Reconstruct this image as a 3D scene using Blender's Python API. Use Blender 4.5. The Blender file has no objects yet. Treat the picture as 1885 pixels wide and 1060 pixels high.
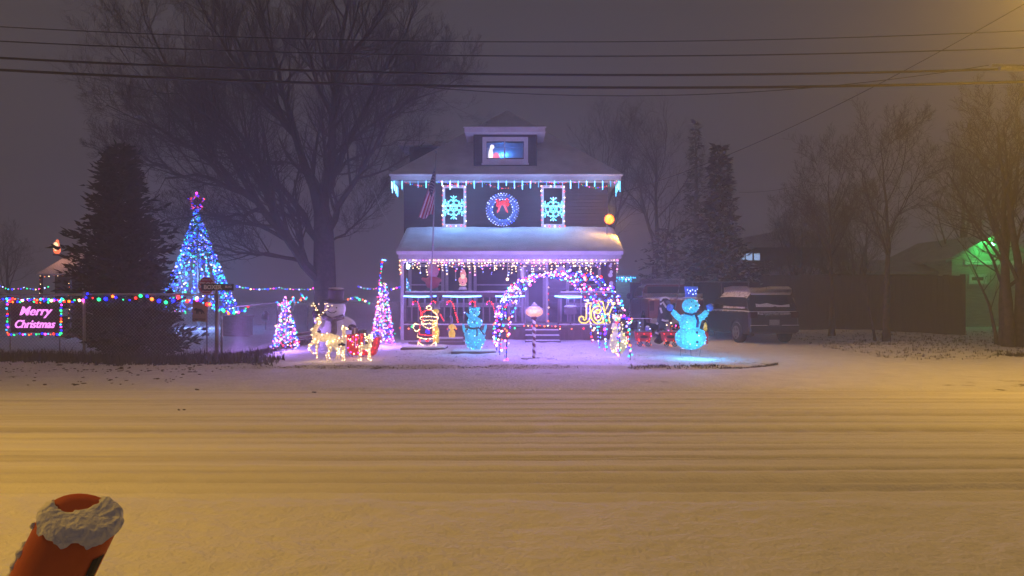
import bpy, bmesh, math, random
import numpy as np
from mathutils import Vector, Matrix, Euler
scene = bpy.context.scene
COL = scene.collection
F = 1371.0; CX = 942.5; HY = 545.0; EYE = 1.6          # photo pixels: focal length, centre column, horizon row; eye height in metres
def P(x, y, D): return Vector(((x-CX)*D/F, D, EYE+(HY-y)*D/F))
def X_(x, D): return (x-CX)*D/F
def Z_(y, D): return EYE+(HY-y)*D/F
# ------------------------------------------------------------------ camera, sky, exposure
cam_d = bpy.data.cameras.new('camera'); cam = bpy.data.objects.new('camera', cam_d); COL.objects.link(cam)
cam.location = (0, 0, EYE); cam.rotation_euler = (math.radians(90), 0, 0)
cam_d.sensor_width = 36; cam_d.lens = 36*F/1885; cam_d.shift_y = 15/1885; cam_d.clip_start = .05; cam_d.clip_end = 1000
scene.camera = cam
scene.view_settings.view_transform = 'Standard'; scene.view_settings.look = 'None'
scene.view_settings.exposure = 0; scene.view_settings.gamma = 1
scene.cycles.use_denoising = True
try: scene.cycles.denoiser = 'OPENIMAGEDENOISE'
except Exception: pass
scene.cycles.max_bounces = 4; scene.cycles.diffuse_bounces = 2; scene.cycles.glossy_bounces = 2
scene.cycles.transmission_bounces = 3; scene.cycles.volume_bounces = 1; scene.cycles.transparent_max_bounces = 8
scene.cycles.sample_clamp_indirect = 2.0; scene.cycles.sample_clamp_direct = 0
scene.cycles.use_light_tree = True
world = bpy.data.worlds.new('World'); scene.world = world; world.use_nodes = True
nt = world.node_tree; bg = nt.nodes['Background']
tc = nt.nodes.new('ShaderNodeTexCoord'); sp = nt.nodes.new('ShaderNodeSeparateXYZ'); rp = nt.nodes.new('ShaderNodeValToRGB')
nt.links.new(tc.outputs['Generated'], sp.inputs[0]); nt.links.new(sp.outputs['Z'], rp.inputs[0]); nt.links.new(rp.outputs[0], bg.inputs[0])
rp.color_ramp.elements[0].position = 0.0; rp.color_ramp.elements[0].color = (.057, .047, .066, 1)     # cloud base lit by the town
rp.color_ramp.elements[1].position = 0.40; rp.color_ramp.elements[1].color = (.060, .051, .058, 1); q_ = rp.color_ramp.elements.new(1.0); q_.color = (.060, .050, .058, 1)
bg.inputs[1].default_value = 1.0
def lamp(name, loc, col, watts, radius=.08, parent=None, kind='POINT', target=None, cone=120):
    d = bpy.data.lights.new(name, kind); d.color = col; d.energy = watts; d.shadow_soft_size = radius
    o = bpy.data.objects.new(name, d); COL.objects.link(o); o.location = loc
    if kind == 'SPOT':
        d.spot_size = math.radians(cone); d.spot_blend = .5
        o.rotation_euler = (Vector(target)-Vector(loc)).to_track_quat('-Z', 'Y').to_euler()
    if parent: o.parent = parent; o.location = Vector(loc)-parent.location
    return o
SODIUM = (1.0, .54, .045)
LAMP_A = (-8.6, 3.0, 7.4); LAMP_B = (9.9, 12.2, 7.3)
W_A, W_B = 2450, 1900
# ------------------------------------------------------------------ helpers
rng = random.Random(7)
def tag(o, label, cat, group=None, kind=None):
    if label: o['label'] = label
    if cat: o['category'] = cat
    if group: o['group'] = group
    if kind: o['kind'] = kind
    return o
def thing(name, label, cat, loc=(0, 0, 0), group=None):
    o = bpy.data.objects.new(name, None); COL.objects.link(o); o.location = loc; o.empty_display_size = .2
    return tag(o, label, cat, group)
class MB:
    def __init__(s, xf=None): s.v = []; s.f = []; s.m = []; s.xf = xf
    def add(s, vs, fs, mi=0):
        b = len(s.v)
        if s.xf is not None: vs = [s.xf @ Vector(v) for v in vs]
        s.v.extend(tuple(v) for v in vs); s.f.extend(tuple(i+b for i in f) for f in fs); s.m.extend([mi]*len(fs)); return s
    def box(s, c, d, rot=None, mi=0):
        vs = [Vector((x*d[0]/2, y*d[1]/2, z*d[2]/2)) for x in (-1, 1) for y in (-1, 1) for z in (-1, 1)]
        if rot: R = Euler(rot).to_matrix(); vs = [R @ v for v in vs]
        c = Vector(c)
        return s.add([v+c for v in vs], [(0,1,3,2),(4,6,7,5),(0,4,5,1),(2,3,7,6),(0,2,6,4),(1,5,7,3)], mi)
    def b2(s, lo, hi, mi=0): return s.box([(a+b)/2 for a, b in zip(lo, hi)], [abs(b-a) for a, b in zip(lo, hi)], None, mi)
    def tube(s, pts, r, n=6, cap=True, mi=0, closed=False):
        pts = [Vector(p) for p in pts]; k = len(pts)
        rs = r if isinstance(r, (list, tuple)) else [r]*k
        vs = []; fs = []; ref = None
        for i, p in enumerate(pts):
            if closed: t = pts[(i+1) % k]-pts[i-1]
            else: t = pts[min(i+1, k-1)]-pts[max(i-1, 0)]
            if t.length < 1e-9: t = Vector((0, 0, 1))
            t.normalize()
            if ref is None: ref = Vector((0, 0, 1)) if abs(t.z) < .9 else Vector((1, 0, 0))
            a = ref-t*ref.dot(t)
            if a.length < 1e-4: a = t.orthogonal()
            a.normalize(); ref = a; b = t.cross(a)
            for j in range(n):
                w = 2*math.pi*j/n; vs.append(p+(a*math.cos(w)+b*math.sin(w))*rs[i])
        for i in range(k if closed else k-1):
            i2 = (i+1) % k
            for j in range(n):
                j2 = (j+1) % n; fs.append((i*n+j, i*n+j2, i2*n+j2, i2*n+j))
        if cap and not closed: fs.append(tuple(range(n-1, -1, -1))); fs.append(tuple((k-1)*n+j for j in range(n)))
        return s.add(vs, fs, mi)
    def lathe(s, prof, c=(0, 0, 0), n=16, rot=None, mi=0, sx=1, sy=1):
        vs = []; fs = []; c = Vector(c); R = Euler(rot).to_matrix() if rot else None
        for (r, z) in prof:
            for j in range(n):
                w = 2*math.pi*j/n; q = Vector((r*sx*math.cos(w), r*sy*math.sin(w), z)); vs.append((R @ q if R else q)+c)
        for i in range(len(prof)-1):
            for j in range(n):
                j2 = (j+1) % n; fs.append((i*n+j, i*n+j2, (i+1)*n+j2, (i+1)*n+j))
        fs.append(tuple(range(n-1, -1, -1))); fs.append(tuple((len(prof)-1)*n+j for j in range(n)))
        return s.add(vs, fs, mi)
    def ell(s, c, r, n=14, m=9, rot=None, mi=0):
        if not isinstance(r, (list, tuple)): r = (r, r, r)
        c = Vector(c); R = Euler(rot).to_matrix() if rot else None
        q = lambda x, y, z: (R @ Vector((x*r[0], y*r[1], z*r[2])) if R else Vector((x*r[0], y*r[1], z*r[2])))+c
        vs = [q(0, 0, -1)]; fs = []
        for i in range(1, m):
            a = -math.pi/2+math.pi*i/m
            for j in range(n): w = 2*math.pi*j/n; vs.append(q(math.cos(a)*math.cos(w), math.cos(a)*math.sin(w), math.sin(a)))
        vs.append(q(0, 0, 1)); L = len(vs)-1
        for j in range(n):
            j2 = (j+1) % n; fs.append((0, 1+j2, 1+j)); fs.append((L, L-n+j, L-n+j2))
        for i in range(m-2):
            for j in range(n):
                j2 = (j+1) % n; a = 1+i*n; fs.append((a+j, a+j2, a+n+j2, a+n+j))
        return s.add(vs, fs, mi)
    def prism(s, poly, y0, y1, mi=0):                       # outline in X-Z, thickness along Y
        n = len(poly); vs = [(x, y0, z) for x, z in poly]+[(x, y1, z) for x, z in poly]
        fs = [tuple(range(n)), tuple(range(2*n-1, n-1, -1))]+[(i, i+n, (i+1) % n+n, (i+1) % n) for i in range(n)]
        return s.add(vs, fs, mi)
    def build(s, name, mat, parent=None, smooth=False, remesh=None, bevel=None, label=None):
        me = bpy.data.meshes.new(name); o = bpy.data.objects.new(name, me); COL.objects.link(o)
        off = Vector((0, 0, 0))
        if parent is not None:
            o.parent = parent; q = parent
            while q is not None: off += q.location; q = q.parent
        me.from_pydata([tuple(Vector(v)-off) for v in s.v], [], s.f)
        for m_ in (mat if isinstance(mat, (list, tuple)) else [mat]): me.materials.append(m_)
        if any(s.m): me.polygons.foreach_set('material_index', s.m)
        bm = bmesh.new(); bm.from_mesh(me); bmesh.ops.recalc_face_normals(bm, faces=bm.faces[:]); bm.to_mesh(me); bm.free()
        if smooth: me.polygons.foreach_set('use_smooth', [True]*len(me.polygons))
        if remesh:
            r = o.modifiers.new('remesh', 'REMESH'); r.mode = 'VOXEL'; r.voxel_size = remesh; r.use_smooth_shade = True
            sm = o.modifiers.new('smooth', 'SMOOTH'); sm.factor = .5; sm.iterations = 4
        if bevel: b = o.modifiers.new('bevel', 'BEVEL'); b.width = bevel; b.segments = 2; b.limit_method = 'ANGLE'
        if label: o['label'] = label
        return o
def one(name, mb, mat, label, cat, group=None, kind=None, **k): return tag(mb.build(name, mat, None, **k), label, cat, group, kind)
def skin(name, pts, edges, rad, mat, parent, sub=2):
    me = bpy.data.meshes.new(name); o = bpy.data.objects.new(name, me); COL.objects.link(o); o.parent = parent
    me.from_pydata([tuple(Vector(p)-parent.location) for p in pts], edges, []); me.materials.append(mat)
    m = o.modifiers.new('skin', 'SKIN'); m.use_smooth_shade = True
    for i, r in enumerate(rad): me.skin_vertices[0].data[i].radius = (r, r)
    me.skin_vertices[0].data[0].use_root = True
    sb = o.modifiers.new('sub', 'SUBSURF'); sb.levels = sb.render_levels = sub
    return o
def text(name, body, size, center, mat, parent, shear=0, ext=.004, bold=0, sx=1, space=1, yaw=0):
    cu = bpy.data.curves.new(name, 'FONT'); cu.body = body; cu.size = size; cu.align_x = 'CENTER'; cu.align_y = 'CENTER'
    cu.extrude = ext; cu.offset = bold; cu.shear = shear; cu.space_character = space; cu.resolution_u = 3
    t = bpy.data.objects.new(name, cu); COL.objects.link(t); dg = bpy.context.evaluated_depsgraph_get(); dg.update()
    me = bpy.data.meshes.new_from_object(t.evaluated_get(dg)); bpy.data.objects.remove(t)
    M = Matrix.Rotation(yaw, 4, 'Z') @ Matrix.Rotation(math.pi/2, 4, 'X') @ Matrix.Diagonal((sx, 1, 1, 1)); me.transform(M)
    o = bpy.data.objects.new(name, me); COL.objects.link(o); me.materials.clear(); me.materials.append(mat)
    off = Vector((0, 0, 0)); o.parent = parent; q = parent
    while q is not None: off += q.location; q = q.parent
    o.location = Vector(center)-off
    return o
# ------------------------------------------------------------------ materials
MATS = {}
def pm(name, col, rough=.65, var=.25, scale=6, bump=0, metal=0, snow=0, emit=None, estr=0, spec=.3, stretch=None, bscale=None):
    """procedural surface: noise-varied colour, optional bump, optional snow lying on faces that look up"""
    m = bpy.data.materials.new(name); m.use_nodes = True; t = m.node_tree; N = t.nodes; L = t.links
    b = N['Principled BSDF']; b.inputs['Roughness'].default_value = rough; b.inputs['Metallic'].default_value = metal
    b.inputs['Specular IOR Level'].default_value = spec
    tc = N.new('ShaderNodeTexCoord'); src = tc.outputs['Object']
    if stretch:
        mp = N.new('ShaderNodeMapping'); mp.inputs['Scale'].default_value = stretch; L.new(src, mp.inputs[0]); src = mp.outputs[0]
    nz = N.new('ShaderNodeTexNoise'); nz.inputs['Scale'].default_value = scale; nz.inputs['Detail'].default_value = 5; L.new(src, nz.inputs['Vector'])
    rp = N.new('ShaderNodeValToRGB'); L.new(nz.outputs[0], rp.inputs[0])
    rp.color_ramp.elements[0].position = .3; rp.color_ramp.elements[1].position = .7
    rp.color_ramp.elements[0].color = tuple(c*(1-var) for c in col)+(1,); rp.color_ramp.elements[1].color = tuple(min(1, c*(1+var)) for c in col)+(1,)
    out = rp.outputs[0]
    if snow:
        ge = N.new('ShaderNodeNewGeometry'); sx = N.new('ShaderNodeSeparateXYZ'); L.new(ge.outputs['Normal'], sx.inputs[0])
        n2 = N.new('ShaderNodeTexNoise'); n2.inputs['Scale'].default_value = 9; n2.inputs['Detail'].default_value = 4; L.new(tc.outputs['Object'], n2.inputs['Vector'])
        ad = N.new('ShaderNodeMath'); ad.operation = 'MULTIPLY_ADD'; L.new(n2.outputs[0], ad.inputs[0]); ad.inputs[1].default_value = .7; L.new(sx.outputs['Z'], ad.inputs[2])
        mr = N.new('ShaderNodeMapRange'); L.new(ad.outputs[0], mr.inputs[0]); mr.inputs[1].default_value = .62+.35*(1-snow); mr.inputs[2].default_value = .80+.35*(1-snow)
        mx = N.new('ShaderNodeMixRGB'); L.new(mr.outputs[0], mx.inputs[0]); L.new(out, mx.inputs[1]); mx.inputs[2].default_value = (.74, .74, .77, 1); out = mx.outputs[0]
    L.new(out, b.inputs['Base Color'])
    if bump:
        n3 = N.new('ShaderNodeTexNoise'); n3.inputs['Scale'].default_value = bscale or scale*3; n3.inputs['Detail'].default_value = 6; L.new(src, n3.inputs['Vector'])
        bp = N.new('ShaderNodeBump'); bp.inputs['Strength'].default_value = bump; bp.inputs['Distance'].default_value = .02; L.new(n3.outputs[0], bp.inputs['Height']); L.new(bp.outputs[0], b.inputs['Normal'])
    if emit:
        e2 = N.new('ShaderNodeMixRGB'); e2.blend_type = 'MULTIPLY'; e2.inputs[0].default_value = .7; e2.inputs[1].default_value = tuple(emit)+(1,)
        n4 = N.new('ShaderNodeTexNoise'); n4.inputs['Scale'].default_value = 22; L.new(tc.outputs['Object'], n4.inputs['Vector'])
        r4 = N.new('ShaderNodeValToRGB'); r4.color_ramp.elements[0].position = .35; r4.color_ramp.elements[0].color = (.15, .15, .15, 1); r4.color_ramp.elements[1].position = .62; r4.color_ramp.elements[1].color = (1.0, 1.0, 1.0, 1)
        L.new(n4.outputs[0], r4.inputs[0]); L.new(r4.outputs[0], e2.inputs[2]); L.new(e2.outputs[0], b.inputs['Emission Color']); b.inputs['Emission Strength'].default_value = estr
    MATS[name] = m; return m
def glow(name, col, k=1.0):
    m = bpy.data.materials.new(name); m.use_nodes = True; t = m.node_tree; b = t.nodes['Principled BSDF']
    mx = max(col); b.inputs['Base Color'].default_value = tuple(c/mx*.06 for c in col)+(1,)
    b.inputs['Emission Color'].default_value = tuple(c/mx for c in col)+(1,); b.inputs['Emission Strength'].default_value = mx*k
    MATS[name] = m; return m
def siding(name, col, pitch, horiz=True, var=.2, rough=.6):
    m = pm(name, col, rough, var, 3, stretch=(.6, .6, 6) if horiz else (6, 6, .5)); t = m.node_tree; N = t.nodes; L = t.links
    tc = N.new('ShaderNodeTexCoord'); sx = N.new('ShaderNodeSeparateXYZ'); L.new(tc.outputs['Object'], sx.inputs[0])
    mm = N.new('ShaderNodeMath'); mm.operation = 'DIVIDE'; L.new(sx.outputs['Z' if horiz else 'X'], mm.inputs[0]); mm.inputs[1].default_value = pitch
    fr = N.new('ShaderNodeMath'); fr.operation = 'FRACT'; L.new(mm.outputs[0], fr.inputs[0])
    if not horiz:
        gt = N.new('ShaderNodeMath'); gt.operation = 'GREATER_THAN'; gt.inputs[1].default_value = .1; L.new(fr.outputs[0], gt.inputs[0]); fr = gt
    bp = N.new('ShaderNodeBump'); bp.inputs['Distance'].default_value = .025; bp.inputs['Strength'].default_value = 1; L.new(fr.outputs[0], bp.inputs['Height']); L.new(bp.outputs[0], N['Principled BSDF'].inputs['Normal'])
    return m
BC = {'red': (8, .12, .12), 'green': (.06, 3, .9), 'blue': (.05, .10, 9), 'pink': (9, .35, 5), 'amber': (6, .8, .08), 'sky': (.12, .60, 6),
      'cyan': (.16, 2.2, 5), 'warm': (8, 5.2, 2.4), 'cool': (3, 3.6, 9), 'purple': (.55, .09, 10), 'orange': (6, .35, .05), 'lav': (2.0, 1.3, 9), 'rose': (9, 1.6, 4.5), 'yellow': (5, 3.4, .35), 'lamp': (6, .9, .06)}
BM = {}; BK = 1.0
for k_, c_ in BC.items():
    m_ = glow('lit_bulb_'+k_, c_, BK if k_ != 'lamp' else 1)
    me_ = bpy.data.meshes.new('bulb_'+k_); bm_ = bmesh.new(); bmesh.ops.create_icosphere(bm_, subdivisions=1, radius=1); bm_.to_mesh(me_); bm_.free()
    me_.materials.append(m_); me_.polygons.foreach_set('use_smooth', [True]*len(me_.polygons)); BM[k_] = me_
ICO_V = [tuple(v.co) for v in BM['red'].vertices]; ICO_F = [tuple(p.vertices) for p in BM['red'].polygons]
MULTI = ['red', 'green', 'blue', 'rose', 'amber', 'lav', 'cyan', 'purple', 'lav', 'cool', 'blue', 'rose', 'cyan', 'warm', 'blue', 'pink']
def bulbs(parent, items, r=.018, cap=100, name='bulb'):
    """items: (world point, colour). The nearest hundred are parts of their own, the rest one part"""
    items = sorted(items, key=lambda q: Vector(q[0]).y) if len(items) > cap else items
    off = Vector((0, 0, 0)); q = parent
    while q is not None: off += q.location; q = q.parent
    for p, c in items[:cap]:
        o = bpy.data.objects.new(name, BM[c]); COL.objects.link(o); o.parent = parent; o.location = Vector(p)-off
        k = r*rng.choice((.6, .8, .95, 1.0, 1.15, 1.4)); o.scale = (k, k, k)
    rest = items[cap:]
    if rest:
        cols = sorted({c for _, c in rest}); mb = MB()
        for p, c in rest:
            p = Vector(p); k = r*rng.choice((.6, .8, .95, 1.0, 1.15, 1.4)); mb.add([Vector(v)*k+p for v in ICO_V], ICO_F, cols.index(c))
        o = mb.build('bulbs', [BM[c].materials[0] for c in cols], parent, smooth=True); o['kind'] = 'stuff'
def along(pts, n):
    """n points evenly spaced on a polyline"""
    pts = [Vector(p) for p in pts]; ds = [0]
    for a, b in zip(pts, pts[1:]): ds.append(ds[-1]+(b-a).length)
    out = []
    for i in range(n):
        t = ds[-1]*i/max(1, n-1); k = 0
        while k < len(ds)-2 and ds[k+1] < t: k += 1
        out.append(pts[k].lerp(pts[k+1], (t-ds[k])/max(1e-9, ds[k+1]-ds[k])))
    return out
def sag(a, b, dip, n=12):
    a, b = Vector(a), Vector(b)
    return [a.lerp(b, i/n)-Vector((0, 0, dip*4*(i/n)*(1-i/n))) for i in range(n+1)]
def jit(p, s): return Vector(p)+Vector((rng.uniform(-s, s), rng.uniform(-s, s), rng.uniform(-s, s)))
def light_string(name, label, pts, n, colors, r=.02, group=None, jitter=.02, wire=True, cat='light string', rand=False):
    pts = [Vector(p) for p in pts]; t = thing(name, label, cat, pts[0], group)
    if wire: MB().tube(pts, .006, 4).build('wire', M_wire, t)
    q = along(pts, n); bulbs(t, [(jit(p, jitter), rng.choice(colors) if rand else colors[i % len(colors)]) for i, p in enumerate(q)], r)
    return t
M_wire = pm('green_wire', (.02, .035, .025))
M_white = pm('white_paint', (.72, .72, .74), .5, .08, 5)
M_snow = pm('snow_cap', (.78, .78, .8), .75, .05, 8, bump=.5, bscale=25)
M_black = pm('black_plastic', (.015, .015, .017), .5)
M_metal = pm('galvanised_steel', (.30, .30, .31), .45, .2, 10, metal=.6, snow=.6)
M_bark = pm('bark', (.085, .066, .06), .9, .4, 7, bump=.6)
M_twig = pm('twigs', (.075, .058, .055), .9, .3, 5)
M_wood = pm('weathered_wood', (.16, .11, .085), .8, .35, 4, snow=1.0, stretch=(1, 6, 6))
M_glass = pm('dark_glass', (.012, .012, .016), .4, .1, 3, spec=.15)
def smooth01(a, b, x):
    t = np.clip((x-a)/(b-a), 0, 1); return t*t*(3-2*t)
# ------------------------------------------------------------------ the ground, the road, the drive
def noise2(x, y, seed, scale):
    r = np.random.RandomState(seed); T = r.rand(64, 64); u = x*scale; v = y*scale
    i = np.floor(u).astype(int); j = np.floor(v).astype(int); fu = u-i; fv = v-j; fu = fu*fu*(3-2*fu); fv = fv*fv*(3-2*fv)
    g = lambda a, b: T[a % 64, b % 64]
    return (g(i, j)*(1-fu)+g(i+1, j)*fu)*(1-fv)+(g(i, j+1)*(1-fu)+g(i+1, j+1)*fu)*fv-.5
def lawn_mask(x, y):
    """1 on the raised front lawn, 0 on verge, drive and road"""
    xr = 6.2-np.clip(18.2-y, 0, 2)**2*.55; xr = np.where(y > 18.2, 6.2-np.clip(y-18.2, 0, 3.5)*.12, xr)
    m = smooth01(16.35, 16.6, y+.12*noise2(x, y, 3, 1.3)+.0*x)*(1-smooth01(-.12, .12, x-xr+.15*noise2(x, y, 4, 1.1)))
    return m*smooth01(-30, -29, x)
def H(x, y):
    x = np.asarray(x, float); y = np.asarray(y, float)
    m = lawn_mask(x, y); right = smooth01(3.9, 5.0, x)
    h = .06*m+.09*smooth01(17, 25, y)*(1-right)+.16*smooth01(26, 30, y)
    h = h+.10*smooth01(9.0, 13, x-np.clip(y-20, 0, 30)*.12)*smooth01(13, 19, y)
    rough = m+(smooth01(9.4, 10.6, x-np.clip(y-22, 0, 30)*.1))*smooth01(13, 16, y)
    h = h+(.06*noise2(x, y, 5, .35)+.05*noise2(x, y, 6, 1.1)+.03*noise2(x, y, 9, 3.1))*np.clip(rough, 0, 1)*smooth01(16, 17, y)
    h = h+.03*noise2(x, y, 7, .8)*smooth01(12.4, 13, y)*(1-np.clip(rough, 0, 1))+.015*noise2(x, y, 8, 4)*smooth01(12.4, 13, y)
    return np.where(y < 12.5, -.04, h-.04*(1-smooth01(12.5, 12.9, y)))
def Hz(x, y): return float(H(np.array([x]), np.array([y]))[0])
def grid(name, xs, ys, fn, mat):
    Xg, Yg = np.meshgrid(xs, ys); Zg = fn(Xg, Yg); nx, ny = len(xs), len(ys)
    co = np.stack([Xg, Yg, Zg], -1).reshape(-1, 3).astype(np.float32)
    a = (np.arange(ny-1)[:, None]*nx+np.arange(nx-1)[None, :]).reshape(-1); q = np.stack([a, a+1, a+1+nx, a+nx], 1).astype(np.int32)
    me = bpy.data.meshes.new(name); me.vertices.add(len(co)); me.vertices.foreach_set('co', co.ravel())
    me.loops.add(q.size); me.loops.foreach_set('vertex_index', q.ravel()); me.polygons.add(len(q))
    me.polygons.foreach_set('loop_start', np.arange(0, q.size, 4, dtype=np.int32)); me.polygons.foreach_set('loop_total', np.full(len(q), 4, np.int32))
    me.update(calc_edges=True); me.validate(); me.polygons.foreach_set('use_smooth', [True]*len(q)); me.materials.append(mat)
    o = bpy.data.objects.new(name, me); COL.objects.link(o); o['kind'] = 'structure'; return o
def snow_ground(name):
    m = bpy.data.materials.new(name); m.use_nodes = True; t = m.node_tree; N = t.nodes; L = t.links; b = N['Principled BSDF']
    b.inputs['Roughness'].default_value = .8; b.inputs['Specular IOR Level'].default_value = .15
    g = N.new('ShaderNodeNewGeometry'); pos = g.outputs['Position']
    n1 = N.new('ShaderNodeTexNoise'); n1.inputs['Scale'].default_value = 2.2; n1.inputs['Detail'].default_value = 9; n1.inputs['Roughness'].default_value = .68; L.new(pos, n1.inputs['Vector'])
    n0 = N.new('ShaderNodeTexNoise'); n0.inputs['Scale'].default_value = .28; n0.inputs['Detail'].default_value = 3; L.new(pos, n0.inputs['Vector'])
    ad = N.new('ShaderNodeMath'); ad.operation = 'MULTIPLY_ADD'; L.new(n0.outputs[0], ad.inputs[0]); ad.inputs[1].default_value = .45; L.new(n1.outputs[0], ad.inputs[2])
    r = N.new('ShaderNodeValToRGB'); L.new(ad.outputs[0], r.inputs[0]); e = r.color_ramp.elements
    e[0].position = .47; e[0].color = (.07, .055, .04, 1); e[1].position = .58; e[1].color = (.66, .66, .69, 1)
    q = e.new(.52); q.color = (.35, .33, .32, 1); q = e.new(.95); q.color = (.80, .80, .83, 1)
    L.new(r.outputs[0], b.inputs['Base Color'])
    n2 = N.new('ShaderNodeTexNoise'); n2.inputs['Scale'].default_value = 14; n2.inputs['Detail'].default_value = 8; L.new(pos, n2.inputs['Vector'])
    bp = N.new('ShaderNodeBump'); bp.inputs['Strength'].default_value = .8; bp.inputs['Distance'].default_value = .05; L.new(n2.outputs[0], bp.inputs['Height']); L.new(bp.outputs[0], b.inputs['Normal'])
    return m
def frange(a, b, s): return list(np.arange(a, b, s))
gx = [-140, -100, -70, -50, -36, -28, -22, -18]+frange(-16, 20, .12)+[20, 24, 30, 38, 50, 70, 100, 140]
gy = [-40, -20, -8, 0, 6, 10, 12]+frange(12.4, 31, .08)+[31.5, 33, 36, 40, 48, 60, 80, 110, 160]
grid('ground', np.array(gx), np.array(gy), H, snow_ground('thin_snow_on_grass'))
TRACKS = [(12.0, .05, .012), (11.3, .03, .02), (10.85, .05, .016), (10.3, .035, .014), (9.75, .07, .016), (9.35, .03, .014), (8.75, .16, .026), (8.35, .04, .015),
          (7.95, .03, .014), (7.6, .05, .012), (7.27, .025, .02), (7.15, .03, .014), (6.75, .07, .018), (6.35, .13, .03), (6.02, .06, .02), (5.75, .09, .014)]
def road_h(x, y):
    h = .038+0*x
    wob = .05*noise2(x, y*0, 21, .18)+.02*noise2(x, y*0, 22, .9)
    for k, (c, w, d) in enumerate(TRACKS):
        d = d*1.5
        amp = (.4+.7*np.clip(noise2(x, y*0+k*3.7, 23+k, .22)+.5, 0, 1))*(1+.9*noise2(x, y*0+k*5.1, 70+k, 5.5))
        h = h-d*amp*np.exp(-((y-c-wob*(1+.2*k/8)-.016*x*(((k*7) % 5-2)/2))/w)**2)
        h = h+.4*d*amp*np.exp(-((y-c-wob-w*1.6)/(w*.5))**2)
    h = h+.024*np.exp(-((y-6.16-wob)/.03)**2)
    near = 1-smooth01(5.4, 6.0, y)
    grain = .010*noise2(x, y, 41, 14)+.007*noise2(x, y, 42, 26)+.014*noise2(x, y, 43, 6)+.010*noise2(x*.6+y, y-x*.5, 44, 9)
    h = h+grain*(.25+.75*near)+.03*near*noise2(x, y, 45, 1.6)+.02*near
    h = h+.006*noise2(x*.25, y, 46, 18)*(1-near)
    return np.maximum(h, .004)*(1-smooth01(12.25, 12.6, y+.2*noise2(x, y, 47, .5)))+(-.035)*smooth01(12.25, 12.6, y+.2*noise2(x, y, 47, .5))
def road_mat():
    m = bpy.data.materials.new('driven_snow'); m.use_nodes = True; t = m.node_tree; N = t.nodes; L = t.links; b = N['Principled BSDF']
    b.inputs['Roughness'].default_value = .75; b.inputs['Specular IOR Level'].default_value = .15
    g = N.new('ShaderNodeNewGeometry'); pos = g.outputs['Position']
    mp = N.new('ShaderNodeMapping'); mp.inputs['Scale'].default_value = (.05, 1.7, 1); L.new(pos, mp.inputs[0])
    n1 = N.new('ShaderNodeTexNoise'); n1.inputs['Scale'].default_value = 1.6; n1.inputs['Detail'].default_value = 7; n1.inputs['Roughness'].default_value = .62; L.new(mp.outputs[0], n1.inputs['Vector'])
    r = N.new('ShaderNodeValToRGB'); L.new(n1.outputs[0], r.inputs[0]); e = r.color_ramp.elements
    e[0].position = .34; e[0].color = (.60, .58, .57, 1); e[1].position = .56; e[1].color = (.80, .79, .80, 1)
    sx = N.new('ShaderNodeSeparateXYZ'); L.new(pos, sx.inputs[0])                    # thin worn snow in the bottom of the wheel tracks
    mr = N.new('ShaderNodeMapRange'); L.new(sx.outputs['Z'], mr.inputs[0]); mr.inputs[1].default_value = .010; mr.inputs[2].default_value = .036
    mx = N.new('ShaderNodeMixRGB'); L.new(mr.outputs[0], mx.inputs[0]); mx.inputs[1].default_value = (.55, .53, .52, 1); L.new(r.outputs[0], mx.inputs[2])
    nr = N.new('ShaderNodeMapRange'); L.new(sx.outputs['Y'], nr.inputs[0]); nr.inputs[1].default_value = 7.0; nr.inputs[2].default_value = 5.2
    m2 = N.new('ShaderNodeMixRGB'); L.new(nr.outputs[0], m2.inputs[0]); L.new(mx.outputs[0], m2.inputs[1]); m2.inputs[2].default_value = (.78, .77, .78, 1)
    L.new(m2.outputs[0], b.inputs['Base Color'])
    n2 = N.new('ShaderNodeTexNoise'); n2.inputs['Scale'].default_value = 30; n2.inputs['Detail'].default_value = 7; L.new(pos, n2.inputs['Vector'])
    bp = N.new('ShaderNodeBump'); bp.inputs['Distance'].default_value = .04; br = N.new('ShaderNodeMapRange'); L.new(nr.outputs[0], br.inputs[0]); br.inputs[3].default_value = .32; br.inputs[4].default_value = .5; L.new(br.outputs[0], bp.inputs['Strength']); L.new(n2.outputs[0], bp.inputs['Height']); L.new(bp.outputs[0], b.inputs['Normal'])
    return m
rx = [-140, -90, -60, -40, -26, -18]+frange(-13, -4.6, .10)+frange(-4.6, 4.6, .026)+frange(4.6, 13, .10)+[13, 18, 26, 40, 60, 90, 140]
ry = [-6, -3, 0, 2, 3, 3.4]+frange(3.6, 6.4, .02)+frange(6.4, 12.75, .024)
grid('road', np.array(rx), np.array(ry), road_h, road_mat())
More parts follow.
